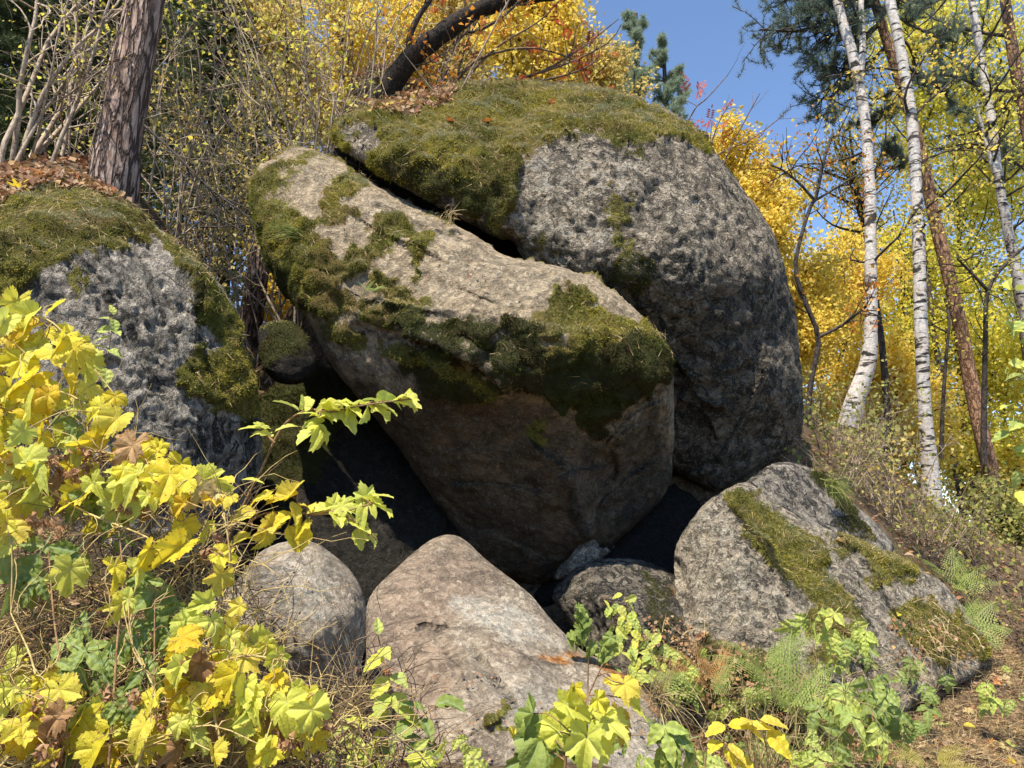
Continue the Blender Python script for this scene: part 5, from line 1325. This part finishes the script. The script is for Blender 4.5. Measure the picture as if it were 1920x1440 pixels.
plant('hop_vine', 'hop vine with yellow and lime leaves spilling over the rounded grey-brown rock', 'hop vine',
      [[(420,1420,1.8),(400,1330,1.85),(390,1240,1.95),(400,1160,2.0),(430,1060,2.05),(420,960,2.1)], [(395,1300,1.85),(470,1330,1.85),(540,1330,1.85),(590,1300,1.85)], [(390,1250,1.9),(460,1230,1.9),(540,1240,1.9)]],
      at(LM, [(390,1150,75),(345,1190,85),(398,1185,70),(470,1340,95),(525,1250,75),(555,1310,70),(360,1245,70),(340,1250,60),(430,1210,60)])
      + at(Y, [(460,1255,75),(385,1300,105),(400,1325,80),(330,1300,85),(340,1355,75),(510,1300,70),(500,1225,60),(520,1280,60),(580,1315,60),(420,1290,70),(590,1400,60),(415,1100,80),(410,1060,70),(450,1150,50)])
      + fill([Y, LM, DR, PL], [4, 5, .5, .5], [(310,1180),(400,1130),(520,1220),(590,1290),(600,1400),(480,1400),(340,1370)], 50, 30, 62, .15, .06), M_vine, tendrils=26)
plant('hop_vine', 'hop vine with hanging folded yellow leaves in the lower left corner', 'hop vine',
      [[(-20,1460,1.75),(30,1400,1.8),(70,1330,1.85),(60,1240,1.9),(20,1150,2.0)], [(250,1460,1.75),(275,1380,1.8),(290,1300,1.85),(250,1220,1.9)]],
      at(Y, [(62,1350,95),(40,1410,80),(270,1385,90),(290,1325,70),(10,1320,50),(230,1150,75),(95,1430,60),(20,1010,70),(510,1430,80),(400,1430,70),(75,1290,55)]) + at(LM, [(10,1000,80),(15,1040,60),(240,1140,60)])
      + fill([Y, LM, DR], [2, 2, .8], [(-20,1200),(120,1250),(330,1330),(400,1440),(-20,1440)], 34, 34, 62, .15, .1), M_vine, tendrils=26)
plant('raspberry_bush', 'raspberry bush with grey-green leaves low among the yellow hop leaves on the left', 'bush',
      [[(200,1480,1.85),(210,1350,1.9),(220,1200,2.0),(230,1080,2.1),(215,930,2.2)], [(100,1460,1.85),(120,1330,1.9),(100,1150,2.05),(90,1020,2.15)], [(300,1460,1.85),(290,1300,1.95),(290,1130,2.05)]],
      [(C_green, x, y-.3*s, dv(y)+.08, s*.95, dict(jit=.55)) for (x, y, s) in [(215,925,105),(235,960,90),(100,1030,110),(35,1045,120),(160,1045,105),(140,1030,90),(60,1080,90),(275,1130,110),(320,1105,90),(180,1180,110),(225,1200,110),
       (290,1195,110),(140,1240,100),(200,1265,100),(150,1295,100),(240,1300,100),(135,1370,95),(255,1265,100),(300,1250,90),(180,1330,90),(210,1230,80),(300,1160,80),(110,1270,80),(90,1320,80),(330,1010,70),(235,1010,70),(120,790,70),(150,800,60),(175,945,80),(195,905,80),(20,1090,90),(60,1060,80),(90,1100,80),(330,1140,80),(260,1080,70),(120,1330,90),(160,1260,90),(205,1330,80),(260,1320,80),(100,1220,80),(310,1200,80)]], M_cane)
# arching cane in front of the black hollow
ex = dict(face=.25, up=.9, tipdown=.35, jit=.45)
plant('raspberry_cane', 'arching cane with lime and pale green leaves, bright against the black hollow', 'shrub',
      [[(395,1080,2.6),(450,960,2.6),(490,880,2.6),(520,815,2.6),(545,785,2.6),(580,768,2.6),(620,772,2.55),(680,760,2.5),(770,748,2.5)], [(590,768,2.6),(598,785,2.6),(596,805,2.58)], [(515,830,2.6),(495,812,2.6),(490,800,2.6)]],
      [(S_lime if i % 2 else (O_lime if i % 3 else O_mid), x, y, 2.55, s*(.62 if i % 2 else .85), dict(face=.25, up=.9, tipdown=.2, jit=.45, tipdir=td)) for i, (x, y, s, td) in enumerate([
        (560,770,62,(-.6,-.2,.5)),(570,762,56,(-.1,0,.9)),(600,765,70,(.5,-.4,.3)),(620,760,70,(.4,-.4,.35)),(640,760,72,(.7,-.4,.1)),(660,758,70,(.8,-.4,.1)),(700,755,70,(.9,-.3,0)),(720,752,60,(.9,-.3,-.1)),
        (745,750,60,(.7,-.4,-.3)),(765,746,46,(.6,-.5,-.6)),(690,762,60,(.1,-.6,-.7)),(705,762,62,(.6,-.5,-.6)),(640,770,66,(.6,-.6,-.3)),(620,775,60,(.9,-.4,-.25)),(600,780,48,(-.9,-.3,0)),(600,782,50,(.9,-.3,-.1)),
        (598,792,60,(.0,-.6,-.9)),(596,795,50,(-.9,-.3,-.1)),(590,805,60,(-.4,-.6,-.6)),(600,800,66,(.3,-.6,-.6)),(560,800,50,(-.8,-.4,.1)),(500,815,44,(-.8,-.4,.1)),(490,805,50,(-.9,-.3,.2)),(488,800,40,(.5,-.4,.0)),
        (675,752,60,(.5,-.2,.3)),(655,765,58,(.2,-.5,-.4)),(750,752,70,(.4,-.6,-.2))])], M_cane, r=.006, pet=.0018)
plant('raspberry_cane', 'low yellow-green cane reaching right across the black hollow, below the arching one', 'shrub',
      [[(390,1120,2.45),(440,1030,2.45),(480,970,2.45),(540,960,2.45),(590,965,2.4),(640,960,2.4),(695,945,2.4)], [(590,965,2.4),(625,960,2.4),(680,985,2.4),(706,1012,2.4)]],
      [((S_yel if i % 2 else O_yel) if s < 0 else (S_lime if i % 2 else O_lime), x, y, 2.42, abs(s)*(.62 if i % 2 else .85), dict(face=.35, up=.8, tipdown=.2, jit=.4, tipdir=td)) for i, (x, y, s, td) in enumerate([
        (560,925,-78,(-.9,-.2,-.15)),(545,930,-60,(.5,-.2,.25)),(480,955,-60,(-.5,-.3,-.3)),(500,930,-54,(-.8,-.2,.0)),(548,940,-55,(.2,-.5,-.7)),(575,950,-55,(.5,-.4,-.4)),(545,960,-50,(-.3,-.5,-.6)),(626,948,44,(.1,-.1,1)),
        (622,950,54,(-.7,-.5,-.4)),(640,950,60,(.8,-.3,.1)),(625,958,60,(.5,-.5,-.3)),(690,940,66,(.15,-.5,-.9)),(690,935,46,(-.9,-.2,.2)),(685,932,50,(.2,-.1,.3)),(695,932,56,(.95,-.2,.1)),(700,945,70,(.85,-.3,-.45)),
        (655,975,60,(.6,-.4,-.5)),(640,970,50,(.8,-.3,-.2)),(668,990,50,(.3,-.5,-.8)),(690,1005,46,(.7,-.3,-.6)),(440,905,-50,(-.5,-.2,.2)),(430,930,-56,(-.3,-.5,-.5)),(452,900,50,(.6,-.2,.3)),(510,985,-60,(-.4,-.5,-.6)),
        (540,985,-60,(.4,-.5,-.6)),(500,1000,-56,(-.2,-.5,-.6)),(470,1000,-50,(-.5,-.5,-.4)),(565,985,-50,(.1,-.5,-.8)),(580,990,-55,(-.1,-.4,-.8))])], M_cane, r=.005, pet=.0018)
plant('climbing_sprig', 'thin upright sprig with small fresh green leaves against the silver-grey rock', 'plant',
      [[(190,760,2.6),(196,700,2.6),(205,650,2.6),(212,600,2.6),(214,580,2.6)]],
      [(O_mid, x, y, 2.58, s, dict(face=.5, up=.6, tipdown=.2, jit=.3, tipdir=td)) for (x, y, s, td) in [(214,590,22,(0,-.2,1)),(213,598,30,(.6,-.3,-.5)),(210,600,24,(-.9,-.2,.1)),(208,618,30,(-.9,-.2,-.1)),(210,620,32,(.8,-.3,-.4)),(205,634,28,(-1,-.2,0)),(203,655,32,(-.7,-.3,.3)),(203,655,30,(.9,-.2,-.1)),(198,690,40,(.5,-.5,-.6)),(196,690,20,(-.5,-.4,-.3))]], M_cane, r=.002, pet=.001)

# ---- lower middle
plant('hop_plant', 'young hop plant with large lime leaves at the bottom edge before the smooth slab', 'hop plant',
      [[(1060,1490,1.85),(1060,1430,1.85),(1075,1360,1.85),(1105,1300,1.9),(1130,1245,1.9)], [(1100,1480,1.9),(1100,1380,1.9),(1102,1300,1.95),(1103,1240,1.95)]],
      [(LM, x, y-.3*s, 1.85+.1*rng.random(), s*.72, dict(up=.7)) for (x, y, s) in [(1080,1385,130),(1050,1405,110),(1120,1385,100),(1100,1410,95),(1060,1345,80),(1140,1375,75),(1180,1330,60)]]
      + [(Y, x, y-.3*s, 1.85+.1*rng.random(), s*.72, dict(up=.7)) for (x, y, s) in [(965,1420,90),(1150,1370,75),(1120,1330,60),(1170,1300,60),(1075,1305,50),(1150,1290,45)]]
      + [(S_heartg, x, y-.3*s, 1.9, s*.8, dict(up=.6)) for (x, y, s) in [(1000,1365,90),(1015,1410,110),(1040,1430,95),(1060,1425,80),(1010,1430,90)]], M_cane, leafname='leaf')
plant('bramble', 'green bramble sprays at the bottom edge right of the lime hop plant', 'bush', [[(1250,1500,2.3),(1240,1430,2.3),(1250,1370,2.35)], [(1330,1500,2.2),(1320,1420,2.25),(1310,1390,2.25)]],
      [(C_mid if i % 2 else C_green, x, y-.3*s, 2.3, s, dict(up=.7)) for i, (x, y, s) in enumerate([(1200,1375,80),(1240,1365,90),(1270,1385,95),(1235,1410,80),(1180,1400,70),(1290,1425,90),(1310,1405,80),(1215,1430,80),(1260,1440,80),(1330,1425,70)])], M_cane)
plant('meadow_sprig', 'slender pinnate yellow-green plant before the left foot of the smooth slab', 'plant', [[(760,1500,2.4),(745,1400,2.4),(735,1310,2.45),(720,1240,2.45),(708,1190,2.5)], [(690,1480,2.4),(735,1400,2.4),(790,1345,2.4),(835,1318,2.4)]],
      [(O_lime if i % 3 else O_mid, x, y, 2.42, s, dict(face=.4, up=.8, tipdown=.2, jit=.4, tipdir=td)) for i, (x, y, s, td) in enumerate([(708,1190,34,(.1,0,.6)),(715,1215,40,(.6,-.3,-.4)),(720,1230,44,(-.6,-.3,-.2)),(735,1265,46,(.7,-.4,-.5)),(730,1270,48,(-.6,-.4,-.4)),(735,1300,55,(.4,-.5,-.5)),(728,1300,55,(-.5,-.5,-.4)),
        (745,1330,56,(.7,-.4,-.3)),(735,1335,60,(-.7,-.4,-.3)),(745,1370,60,(.6,-.4,-.4)),(735,1370,60,(-.7,-.4,-.2)),(690,1365,50,(-.8,-.3,.2)),(660,1365,40,(-.8,-.2,.2)),(720,1395,60,(-.6,-.4,-.4))])]
      + [(O_green, x, y, 2.4, s, dict(face=.4, up=.8, tipdown=.2, jit=.3, tipdir=td)) for (x, y, s, td) in [(835,1318,50,(.8,-.3,.3)),(815,1322,55,(.8,-.3,-.2)),(800,1335,55,(-.4,-.3,.4)),(790,1345,50,(.7,-.4,-.3)),(775,1355,60,(-.5,-.4,-.2)),(760,1375,60,(.5,-.4,-.3)),(780,1390,60,(.8,-.3,-.2)),(740,1390,60,(-.7,-.4,-.2))]], M_cane, r=.003, leafname='leaflet')
plant('bramble', 'drying bramble with mottled green leaves at the very bottom, left of the hop plant', 'bush', [[(850,1500,2.2),(840,1420,2.25),(800,1390,2.25)], [(700,1500,2.1),(690,1420,2.15),(650,1380,2.2)]],
      [(C_mid if i % 2 else C_lime, x, y-.3*s, 2.2, s, dict(up=.7)) for i, (x, y, s) in enumerate([(830,1400,70),(860,1430,80),(800,1425,75),(760,1420,70),(700,1410,75),(670,1390,70),(720,1440,70),(640,1430,60),(850,1390,50)])], M_cane)
plant('nettle', 'small dark green leafy stem between the smooth slab and the mottled rock', 'plant', [[(1105,1260,4.2),(1100,1210,4.2),(1092,1160,4.25),(1086,1135,4.25)], [(1120,1260,4.2),(1145,1210,4.2),(1160,1195,4.2)]],
      [(S_heartg, x, y, 4.2, s, {}) for (x, y, s) in [(1086,1138,20),(1092,1150,26),(1084,1160,26),(1100,1165,24),(1088,1178,28),(1102,1185,28),(1095,1200,26),(1080,1195,24),(1110,1210,26),(1130,1210,26),(1145,1195,24),(1160,1200,24),(1150,1215,26),(1125,1225,26),(1072,1190,22),(1140,1228,24)]], M_gstem, r=.003)
plant('bramble', 'fading bramble trailing down the face of the dark mottled rock', 'bush', [[(1200,1300,4.2),(1190,1240,4.3),(1180,1170,4.5),(1170,1120,4.7)], [(1260,1330,4.1),(1240,1260,4.2),(1210,1200,4.3)]],
      [(O_mid if i % 3 else O_lime, 1165+rng.uniform(-20, 90)*(y-1110)/150+rng.normal()*16, y, 4.15+.35*(1290-y)/180, rng.uniform(18, 30), {}) for i, y in enumerate(np.linspace(1115, 1290, 54))], M_cane, r=.003)
plant('bramble', 'yellow-leaved bramble at the bottom edge under the sloping mossy rock', 'bush', [[(1340,1500,2.8),(1350,1420,2.8),(1370,1370,2.85),(1420,1350,2.85)], [(1460,1500,2.8),(1440,1420,2.8),(1430,1360,2.85)]],
      [(O_yel, x, y, 2.8, s, dict(face=.4, up=.8, tipdown=.2, jit=.4, tipdir=td)) for (x, y, s, td) in [(1360,1360,44,(-.7,-.3,0)),(1365,1360,44,(.3,-.3,.3)),(1390,1358,48,(.8,-.3,0)),(1410,1352,46,(-.3,-.3,.4)),(1425,1350,52,(.6,-.4,-.3)),(1400,1365,50,(.8,-.4,-.1)),(1440,1370,56,(.3,-.5,-.6)),(1350,1390,44,(-.5,-.4,-.4)),(1365,1395,42,(.5,-.4,-.5)),
        (1355,1405,46,(.2,-.4,-.7)),(1450,1385,50,(.6,-.4,-.5)),(1380,1420,44,(.7,-.4,-.2)),(1340,1420,40,(-.5,-.3,-.3))]], M_cane, r=.003)
gl = [(1580,1285,80),(1620,1275,85),(1650,1265,70),(1600,1310,80),(1640,1305,80),(1670,1290,70),(1570,1330,80),(1620,1340,85),(1590,1370,85),(1640,1360,80),(1545,1330,70),(1660,1330,70),(1610,1390,75),(1690,1310,60),(1570,1400,70),(1540,1300,60)]
plant('raspberry_bush', 'leafy green raspberry bush at the foot of the sloping mossy rock', 'bush', [[(1650,1480,3.3),(1640,1380,3.4),(1630,1290,3.5),(1625,1260,3.5)], [(1590,1480,3.2),(1590,1380,3.3),(1585,1300,3.4)]],
      [(C_green if i % 3 else C_mid, x, y-.2*s, 3.3+.25*rng.random(), s, dict(up=.9)) for i, (x, y, s) in enumerate(gl)], M_cane)
plant('raspberry_cane', 'pale green spray of leaves hanging before the moss of the sloping rock', 'shrub', [[(1540,1320,4.0),(1530,1230,4.1),(1520,1160,4.15),(1570,1150,4.15),(1630,1185,4.1)]],
      [(C_mid, x, y-.2*s, 4.05, s, dict(up=.8)) for (x, y, s) in [(1515,1160,60),(1545,1150,60),(1575,1150,60),(1600,1165,55),(1560,1180,60),(1625,1185,55),(1500,1175,50),(1640,1200,45),(1590,1190,50)]], M_cane, r=.003)
plant('leafy_branch', 'fresh green leafy branch entering from the right edge before the birches', 'branch', [[(1990,900,3.6),(1960,760,3.7),(1925,640,3.7),(1900,560,3.7),(1895,520,3.7)], [(1985,800,3.6),(1930,720,3.65),(1885,700,3.65)], [(1990,960,3.6),(1930,850,3.6),(1900,800,3.6)]],
      [(O_mid if i % 3 else O_lime, x, y, 3.65, s, dict(face=.4, up=.7, tipdown=.3, jit=.7)) for i, (x, y, s) in enumerate([(1890,525,34),(1905,545,36),(1885,605,40),(1900,620,44),(1912,640,40),(1890,680,38),(1905,700,42),(1885,715,36),(1915,735,40),(1900,760,38),(1910,790,42),(1895,810,36),(1915,850,40),(1905,880,38),(1918,600,36),(1880,560,30),(1915,680,40),(1900,840,36),(1912,920,40)])], M_gstem, r=.004)

# ---- ferns
def fern(label, x, y, d, fronds, shapes, group='ferns'):
    b = P(x, y, d); t = thing('fern', b, label, 'fern', group)
    for (dx, dz, L) in fronds:
        dr = unit(np.array([dx, rng.uniform(-.6, .1), dz])); n = unit(np.array([-dx*.6, -.45, 1.0])+rng.normal(size=3)*.15)
        place(shapes[rng.integers(0, len(shapes))], 'frond', t, b+rng.normal(size=3)*.015, dr, n, L)
    return t
fern('feathery green fern before the moss slope, tallest of its clump', 1480, 1330, 3.8, [(-.95,.55,.38),(-.5,.9,.42),(.1,1,.44),(.6,.8,.38),(.95,.4,.36)], FN)
fern('smaller green fern leaning left under the speckled rock face', 1430, 1270, 3.95, [(-.9,.55,.45),(-.8,.8,.38),(-.3,.9,.30),(.6,.6,.40)], FN)
fern('drooping green fern beside the fading bramble', 1330, 1300, 4.1, [(-.95,.35,.42),(-.9,.6,.34),(-.5,.5,.3),(.3,.8,.25)], FN)
fern('dry orange fern on the bank between the mottled and the speckled rock', 1330, 1290, 4.2, [(-.8,.75,.42),(-.6,.9,.40),(-.3,.9,.36),(-.95,.4,.3),(.2,.8,.3)], FD)
fern('large bright green fern in the shade behind the right end of the sloping rock', 1800, 1210, 5.5, [(-.5,.9,.36),(.2,.95,.46),(.6,.75,.50),(.95,.4,.50),(.95,.1,.42)], FN)
fern('green fern growing under the straightest birch', 1790, 1110, 7.0, [(-.6,.8,.5),(.1,1,.5),(.6,.7,.5),(.95,.4,.45)], FN)
fern('small yellowing fern at the bottom edge, right of the raspberry bush', 1740, 1430, 3.1, [(-.8,.25,.20),(.8,.3,.22),(.3,.5,.18),(-.4,.5,.18)], FY)
fern('little green fern rooted in the crack of the layered boulder', 688, 548, 5.32, [(.6,.35,.16),(.9,-.1,.15),(.3,.6,.13),(.8,.2,.17),(-.3,.4,.1)], FN)
fern('tiny dark fern in the moss on the lower ledge of the layered boulder', 782, 625, 5.08, [(-.5,.7,.12),(.1,.9,.13),(.6,.6,.13),(-.8,.4,.1)], FN)
fern('pale yellow sprig on the ledge of the layered boulder', 880, 598, 5.0, [(.3,-.8,.15),(.6,-.5,.12),(-.2,-.7,.1)], FY, 'ferns')

def tuft(label, x, y, d, n, L, mat, dr=(0, -.2, 1), fan=.5, w=.007, sp=.03, name='grass_tuft', group='grass tufts on and around the rocks'):
    b = P(x, y, d); t = thing(name, b, label, 'grass', group); g = Geo()
    for _ in range(n):
        q, r = grow(b+rng.normal(size=3)*sp, unit(np.asarray(dr, float)+rng.normal(size=3)*fan), L*rng.uniform(.6, 1.2), .001, 5, .1, -.16)
        s = unit(np.cross(unit(np.gradient(q, axis=0)), rvec(1)[0]))*w/2*np.linspace(1, .1, 6)[:, None]
        v = np.concatenate([q-s, q+s]); g.add(v, np.array([(i, i+1, i+7, i+6) for i in range(5)]))
    g.build('blades', mat, t, False, 'stuff')
M_grass = tint_mat('grass_green', [(.13,.17,.04),(.22,.26,.07),(.30,.30,.10),(.16,.20,.05)], .35, .6)
M_hay = tint_mat('grass_dry', [(.34,.25,.11),(.46,.36,.18),(.26,.17,.08),(.54,.45,.25)], .25, .75)
tuft('long-bladed green grass tuft on the mossy left flank of the layered boulder', 555, 440, 5.62, 60, .25, M_grass, (-.9, -.6, .5), .3)
tuft('dry straw tuft hanging at the lip between the two big boulders', 845, 400, 5.75, 50, .12, M_hay, (0, -.5, -.5), .6)
tuft('straw grass tuft on the right end of the sloping mossy rock', 1750, 1195, 4.98, 140, .13, M_hay, (.3, -.6, -.1), .5, sp=.12)
tuft('hanging olive grass on the grey slab below the red leaves', 1560, 905, 5.9, 120, .22, M_grass, (.3, -.6, -.1), .4)
tuft('dry grass clump between the rounded rock and the smooth slab', 672, 1330, 3.0, 150, .28, M_hay, (0, -.3, .9), .45, .004)
tuft('dry hanging grass in the dark gap right of the smooth slab', 1235, 1310, 3.7, 90, .25, M_hay, (.1, -.2, .4), .6, .004)
tuft('pale dry grass standing at the bottom edge under the yellow bramble', 1430, 1480, 2.9, 70, .4, M_hay, (0, -.1, 1), .2, .005)
tuft('dry grass clump below the hop vine in the lower left', 420, 1470, 1.95, 200, .30, M_hay, (.1, -.2, .9), .5, .004)
tuft('second dry grass clump in the lower left corner', 130, 1470, 1.9, 200, .30, M_hay, (0, -.2, .9), .6, .004)

for i, (x, y, d, ns, m, lb) in enumerate([(1690,1240,4.6,4,'g','seedling of five-part green leaves below the straw tuft of the sloping rock'),(1560,1230,4.3,4,'m','pale seedling on the bare streak of the sloping rock'),
   (1480,1290,4.0,5,'m','yellow-green seedling behind the tallest fern'),(1430,1380,3.5,5,'g','green seedling beside the yellow bramble'),(1520,1410,3.2,5,'m','yellow-green seedling at the bottom edge left of the raspberry bush'),
   (1700,1370,3.4,5,'g','green seedling right of the raspberry bush'),(1390,1300,4.1,5,'m','pale seedling at the top of the earthy bank'),(1290,1280,4.2,6,'m','yellowing seedling below the dark mottled rock'),
   (1250,1230,4.4,6,'m','yellowing seedling on the dark mottled rock'),(1760,1300,4.2,3,'g','lone green seedling on the needle-strewn ground'),(1880,1290,4.4,4,'m','pale seedling near the right edge on the needle-strewn ground'),(1600,1200,4.55,4,'g','green seedling on the moss of the sloping rock')]):
    plant('seedling', lb, 'plant', [[(x, y+60, d), (x+3, y+20, d), (x-2, y-10, d)]],
      [(C_green if m == 'g' else C_mid, x+rng.normal()*26, y-10+rng.normal()*20, d-.05+rng.normal()*.04, rng.uniform(34, 58)*3.8/d, dict(up=.9, jit=.7)) for _ in range(ns+2)], M_cane, r=.0025)
for (x, y, d, n, L, sp) in [(1380,1330,4.0,160,.20,.16),(1480,1420,3.4,160,.24,.16),(1600,1290,4.1,120,.18,.16),(1700,1290,4.4,140,.16,.16),(1560,1440,3.2,160,.22,.14),(1310,1240,4.3,90,.16,.10)]:
    tuft({1380:'dry grass on the earthy bank behind the dry orange fern',1480:'dry grass at the bottom edge behind the yellow bramble',1600:'dry grass round the raspberry bush',1700:'dry grass along the lower edge of the sloping rock',1560:'dry grass at the bottom edge left of the yellowing fern',1310:'dry grass on the ledge beside the speckled rock'}[x], x, y, d, n, L, M_hay if x != 1560 else M_grass, (0, -.2, .7), .7, .004, sp)

# ---- tangled dead stems and brown hop cones under the vines
def tangle(name, poly, n, lo, hi, r, mat, back=.12, jit=.2):
    g = Geo(); poly = np.array(poly, float); k = 0
    while k < n:
        x = rng.uniform(poly[:, 0].min(), poly[:, 0].max()); y = rng.uniform(poly[:, 1].min(), poly[:, 1].max())
        if poly_sd(np.array([x]), np.array([y]), poly)[0][0] < 0: continue
        p = P(x, y, dv(y)+back+rng.uniform(0, jit)); q, rr = grow(p, rvec(1)[0]+np.array([.2, 0, .1]), rng.uniform(lo, hi), r, 7, .28, -.02)
        g.tube(q, rr, 3); k += 1
    tag(g.build(name, mat), kind='stuff')
LP = [(-60,820),(60,800),(200,880),(330,960),(420,960),(470,1100),(560,1300),(680,1300),(760,1460),(-60,1460)]
tangle('undergrowth', LP, 900, .12, .45, .0022, M_vine, .15, .3)
tangle('undergrowth', LP, 800, .12, .5, .0026, M_greyd, .25, .5)
tangle('undergrowth', [(600,1200),(720,1180),(800,1300),(900,1460),(560,1460)], 160, .1, .4, .002, M_greyd, .6, .5)
g = Geo()
for (x, y, n) in [(130,890,5),(145,870,4),(175,850,3),(245,935,4),(100,1380,8),(220,1320,4),(60,1320,4),(560,1370,8),(590,1360,5),(95,960,4),(420,1030,4),(330,1340,4)]:
    for _ in range(n):
        a, b = x+rng.normal()*22, y+rng.normal()*18; p = P(a, b, dv(b)+rng.uniform(-.05, .1)); m = 22
        pts = p+rng.normal(size=(m, 3))*.009; d = unit(np.array([0, 0, -1.0])+rng.normal(size=(m, 3))*.7)
        v, f = leaf_rhombs(pts, d, rvec(m), rng.uniform(.014, .024, m), .7, .25); g.add(v, f)
M_cone = tint_mat('dried_hop_cone', [(.26,.13,.07),(.38,.21,.11),(.46,.29,.16),(.32,.16,.08)], .25, .8)
tag(g.build('dried_hop_cones', M_cone, None, False), kind='stuff')

# ---- slope undergrowth on the right
for (x, y, d, h, st, mt, lm, nl, lb) in [
    (1580, 880, 7.3, .9, 14, M_grey, M_under, 260, 'straw-coloured brush on the slope right behind the highest boulder'),
    (1660, 950, 7.6, 1.0, 14, M_grey, M_pale, 350, 'straw-coloured brush on the slope below the forked birch'),
    (1540, 840, 7.6, .8, 8, M_greyd, M_under, 250, 'small leafy brush tight against the lower right of the highest boulder'),
    (1730, 1030, 7.6, .9, 14, M_grey, M_under, 320, 'twiggy brush around the foot of the straightest birch'),
    (1830, 1060, 8.0, 1.1, 14, M_greyd, M_under, 650, 'leafy brush around the foot of the orange pine'),
    (1600, 830, 8.5, 1.0, 12, M_greyd, M_under, 500, 'leafy brush at the foot of the forked birch'),
    (1900, 1120, 6.6, .8, 12, M_greyd, M_under, 400, 'brush at the right edge behind the large fern')]:
    shrub('brush', lb, P(x, y, d), (0, -.1, 1), h, st, mt, lm, nl, .05, r=.006, fan=.5, group='brush on the right slope', jit=.06)

# ---- single fallen leaves
def fallen(label, x, y, d, s, shapes, group=None, nrm=(0, -.35, 1)):
    p = P(x, y, d); t = place_top(shapes[rng.integers(0, len(shapes))], 'fallen_leaf', p, unit(rvec(1)[0]*np.array([1, 1, .2])), unit(np.array(nrm)+rng.normal(size=3)*.25), s)
    tag(t, label, 'leaf', group)
def place_top(me, name, p, tip, nrm, size):
    y = unit(np.asarray(tip, float)); x = unit(np.cross(y, nrm)); z = np.cross(x, y)
    o = bpy.data.objects.new(name, me); COL.objects.link(o)
    o.matrix_world = Matrix(((x[0]*size, y[0]*size, z[0]*size, p[0]), (x[1]*size, y[1]*size, z[1]*size, p[1]), (x[2]*size, y[2]*size, z[2]*size, p[2]), (0, 0, 0, 1))); return o
def on_rock(key, x, y, lift=.03):
    r = ROCKS[key]; a, b, d = PIX(r['V'][:r['nF']]); i = np.argmin((a-x)**2+(b-y)**2); return float(d[i])-lift
for (k, x, y, s, sh, lb) in [('A', 1032, 192, .11, S_maple, 'large orange maple leaf lying on the moss crown of the highest boulder'), ('A', 842, 226, .08, S_maple, 'rusty maple leaf on the moss near the left lip of the highest boulder'),
    ('A', 915, 227, .07, S_maple, 'rusty leaf on the moss left of the large orange maple leaf'), ('A', 1288, 256, .06, S_maple, 'red-orange leaf on the right shoulder of the highest boulder'), ('A', 770, 190, .11, S_maple_y, 'yellow-orange maple leaf at the left top of the highest boulder'),
    ('C', 85, 330, .13, S_maple, 'orange maple leaf standing up on the crown of the silver-grey rock'), ('C', 205, 355, .11, S_maple, 'orange maple leaf at the foot of the stout pine trunk'), ('C', 35, 355, .11, S_maple_y, 'yellow maple leaf on the crown of the silver-grey rock'),
    ('F', 1515, 1015, .06, S_maple, 'orange leaf on the moss of the sloping rock'), ('F', 1575, 1015, .06, S_pale, 'pale leaf on the bright moss of the sloping rock'), ('F', 1686, 1150, .06, O_yel, 'yellow leaf on the bare patch of the sloping rock'),
    ('E', 718, 1262, .05, S_maple, 'small orange leaf at the left edge of the smooth slab')]:
    fallen(lb, x, y, on_rock(k, x, y), s, sh)
for (cx, cy, pl) in [(1700, 1268, 'just below the sloping rock'), (1785, 1335, 'in the middle of the needle-strewn ground'), (1885, 1262, 'on the needle-strewn ground beside the right edge'), (1875, 1400, 'on the ground in the lower right corner'), (1655, 1425, 'on the ground at the bottom edge beside the small yellowing fern')]:
    for j, (sh, nm) in enumerate(((S_maple, 'orange fallen leaf'), (S_pale, 'pale cream fallen leaf'), (O_yel, 'narrow yellow fallen leaf'), (S_heartm, 'greenish yellow fallen leaf'))):
        x, y = cx+rng.uniform(-34, 34), cy+rng.uniform(-22, 22)
        dr = P(x, y, 4.0)-CAM
        for st in np.linspace(2.2, 9, 400):
            c = CAM+dr/np.linalg.norm(dr)*st
            if c[2] < ground_z(c[0], c[1])+.05: break
        c = on_ground(c[None], .03)[0]
        t = place_top(sh[j % len(sh)], 'fallen_leaf', c, unit(rvec(1)[0]*np.array([1, 1, .2])), unit(np.array([0, -.4, 1])+rng.normal(size=3)*.3), rng.uniform(.05, .08))
        tag(t, nm+' '+pl, 'leaf', 'fallen leaves at lower right')
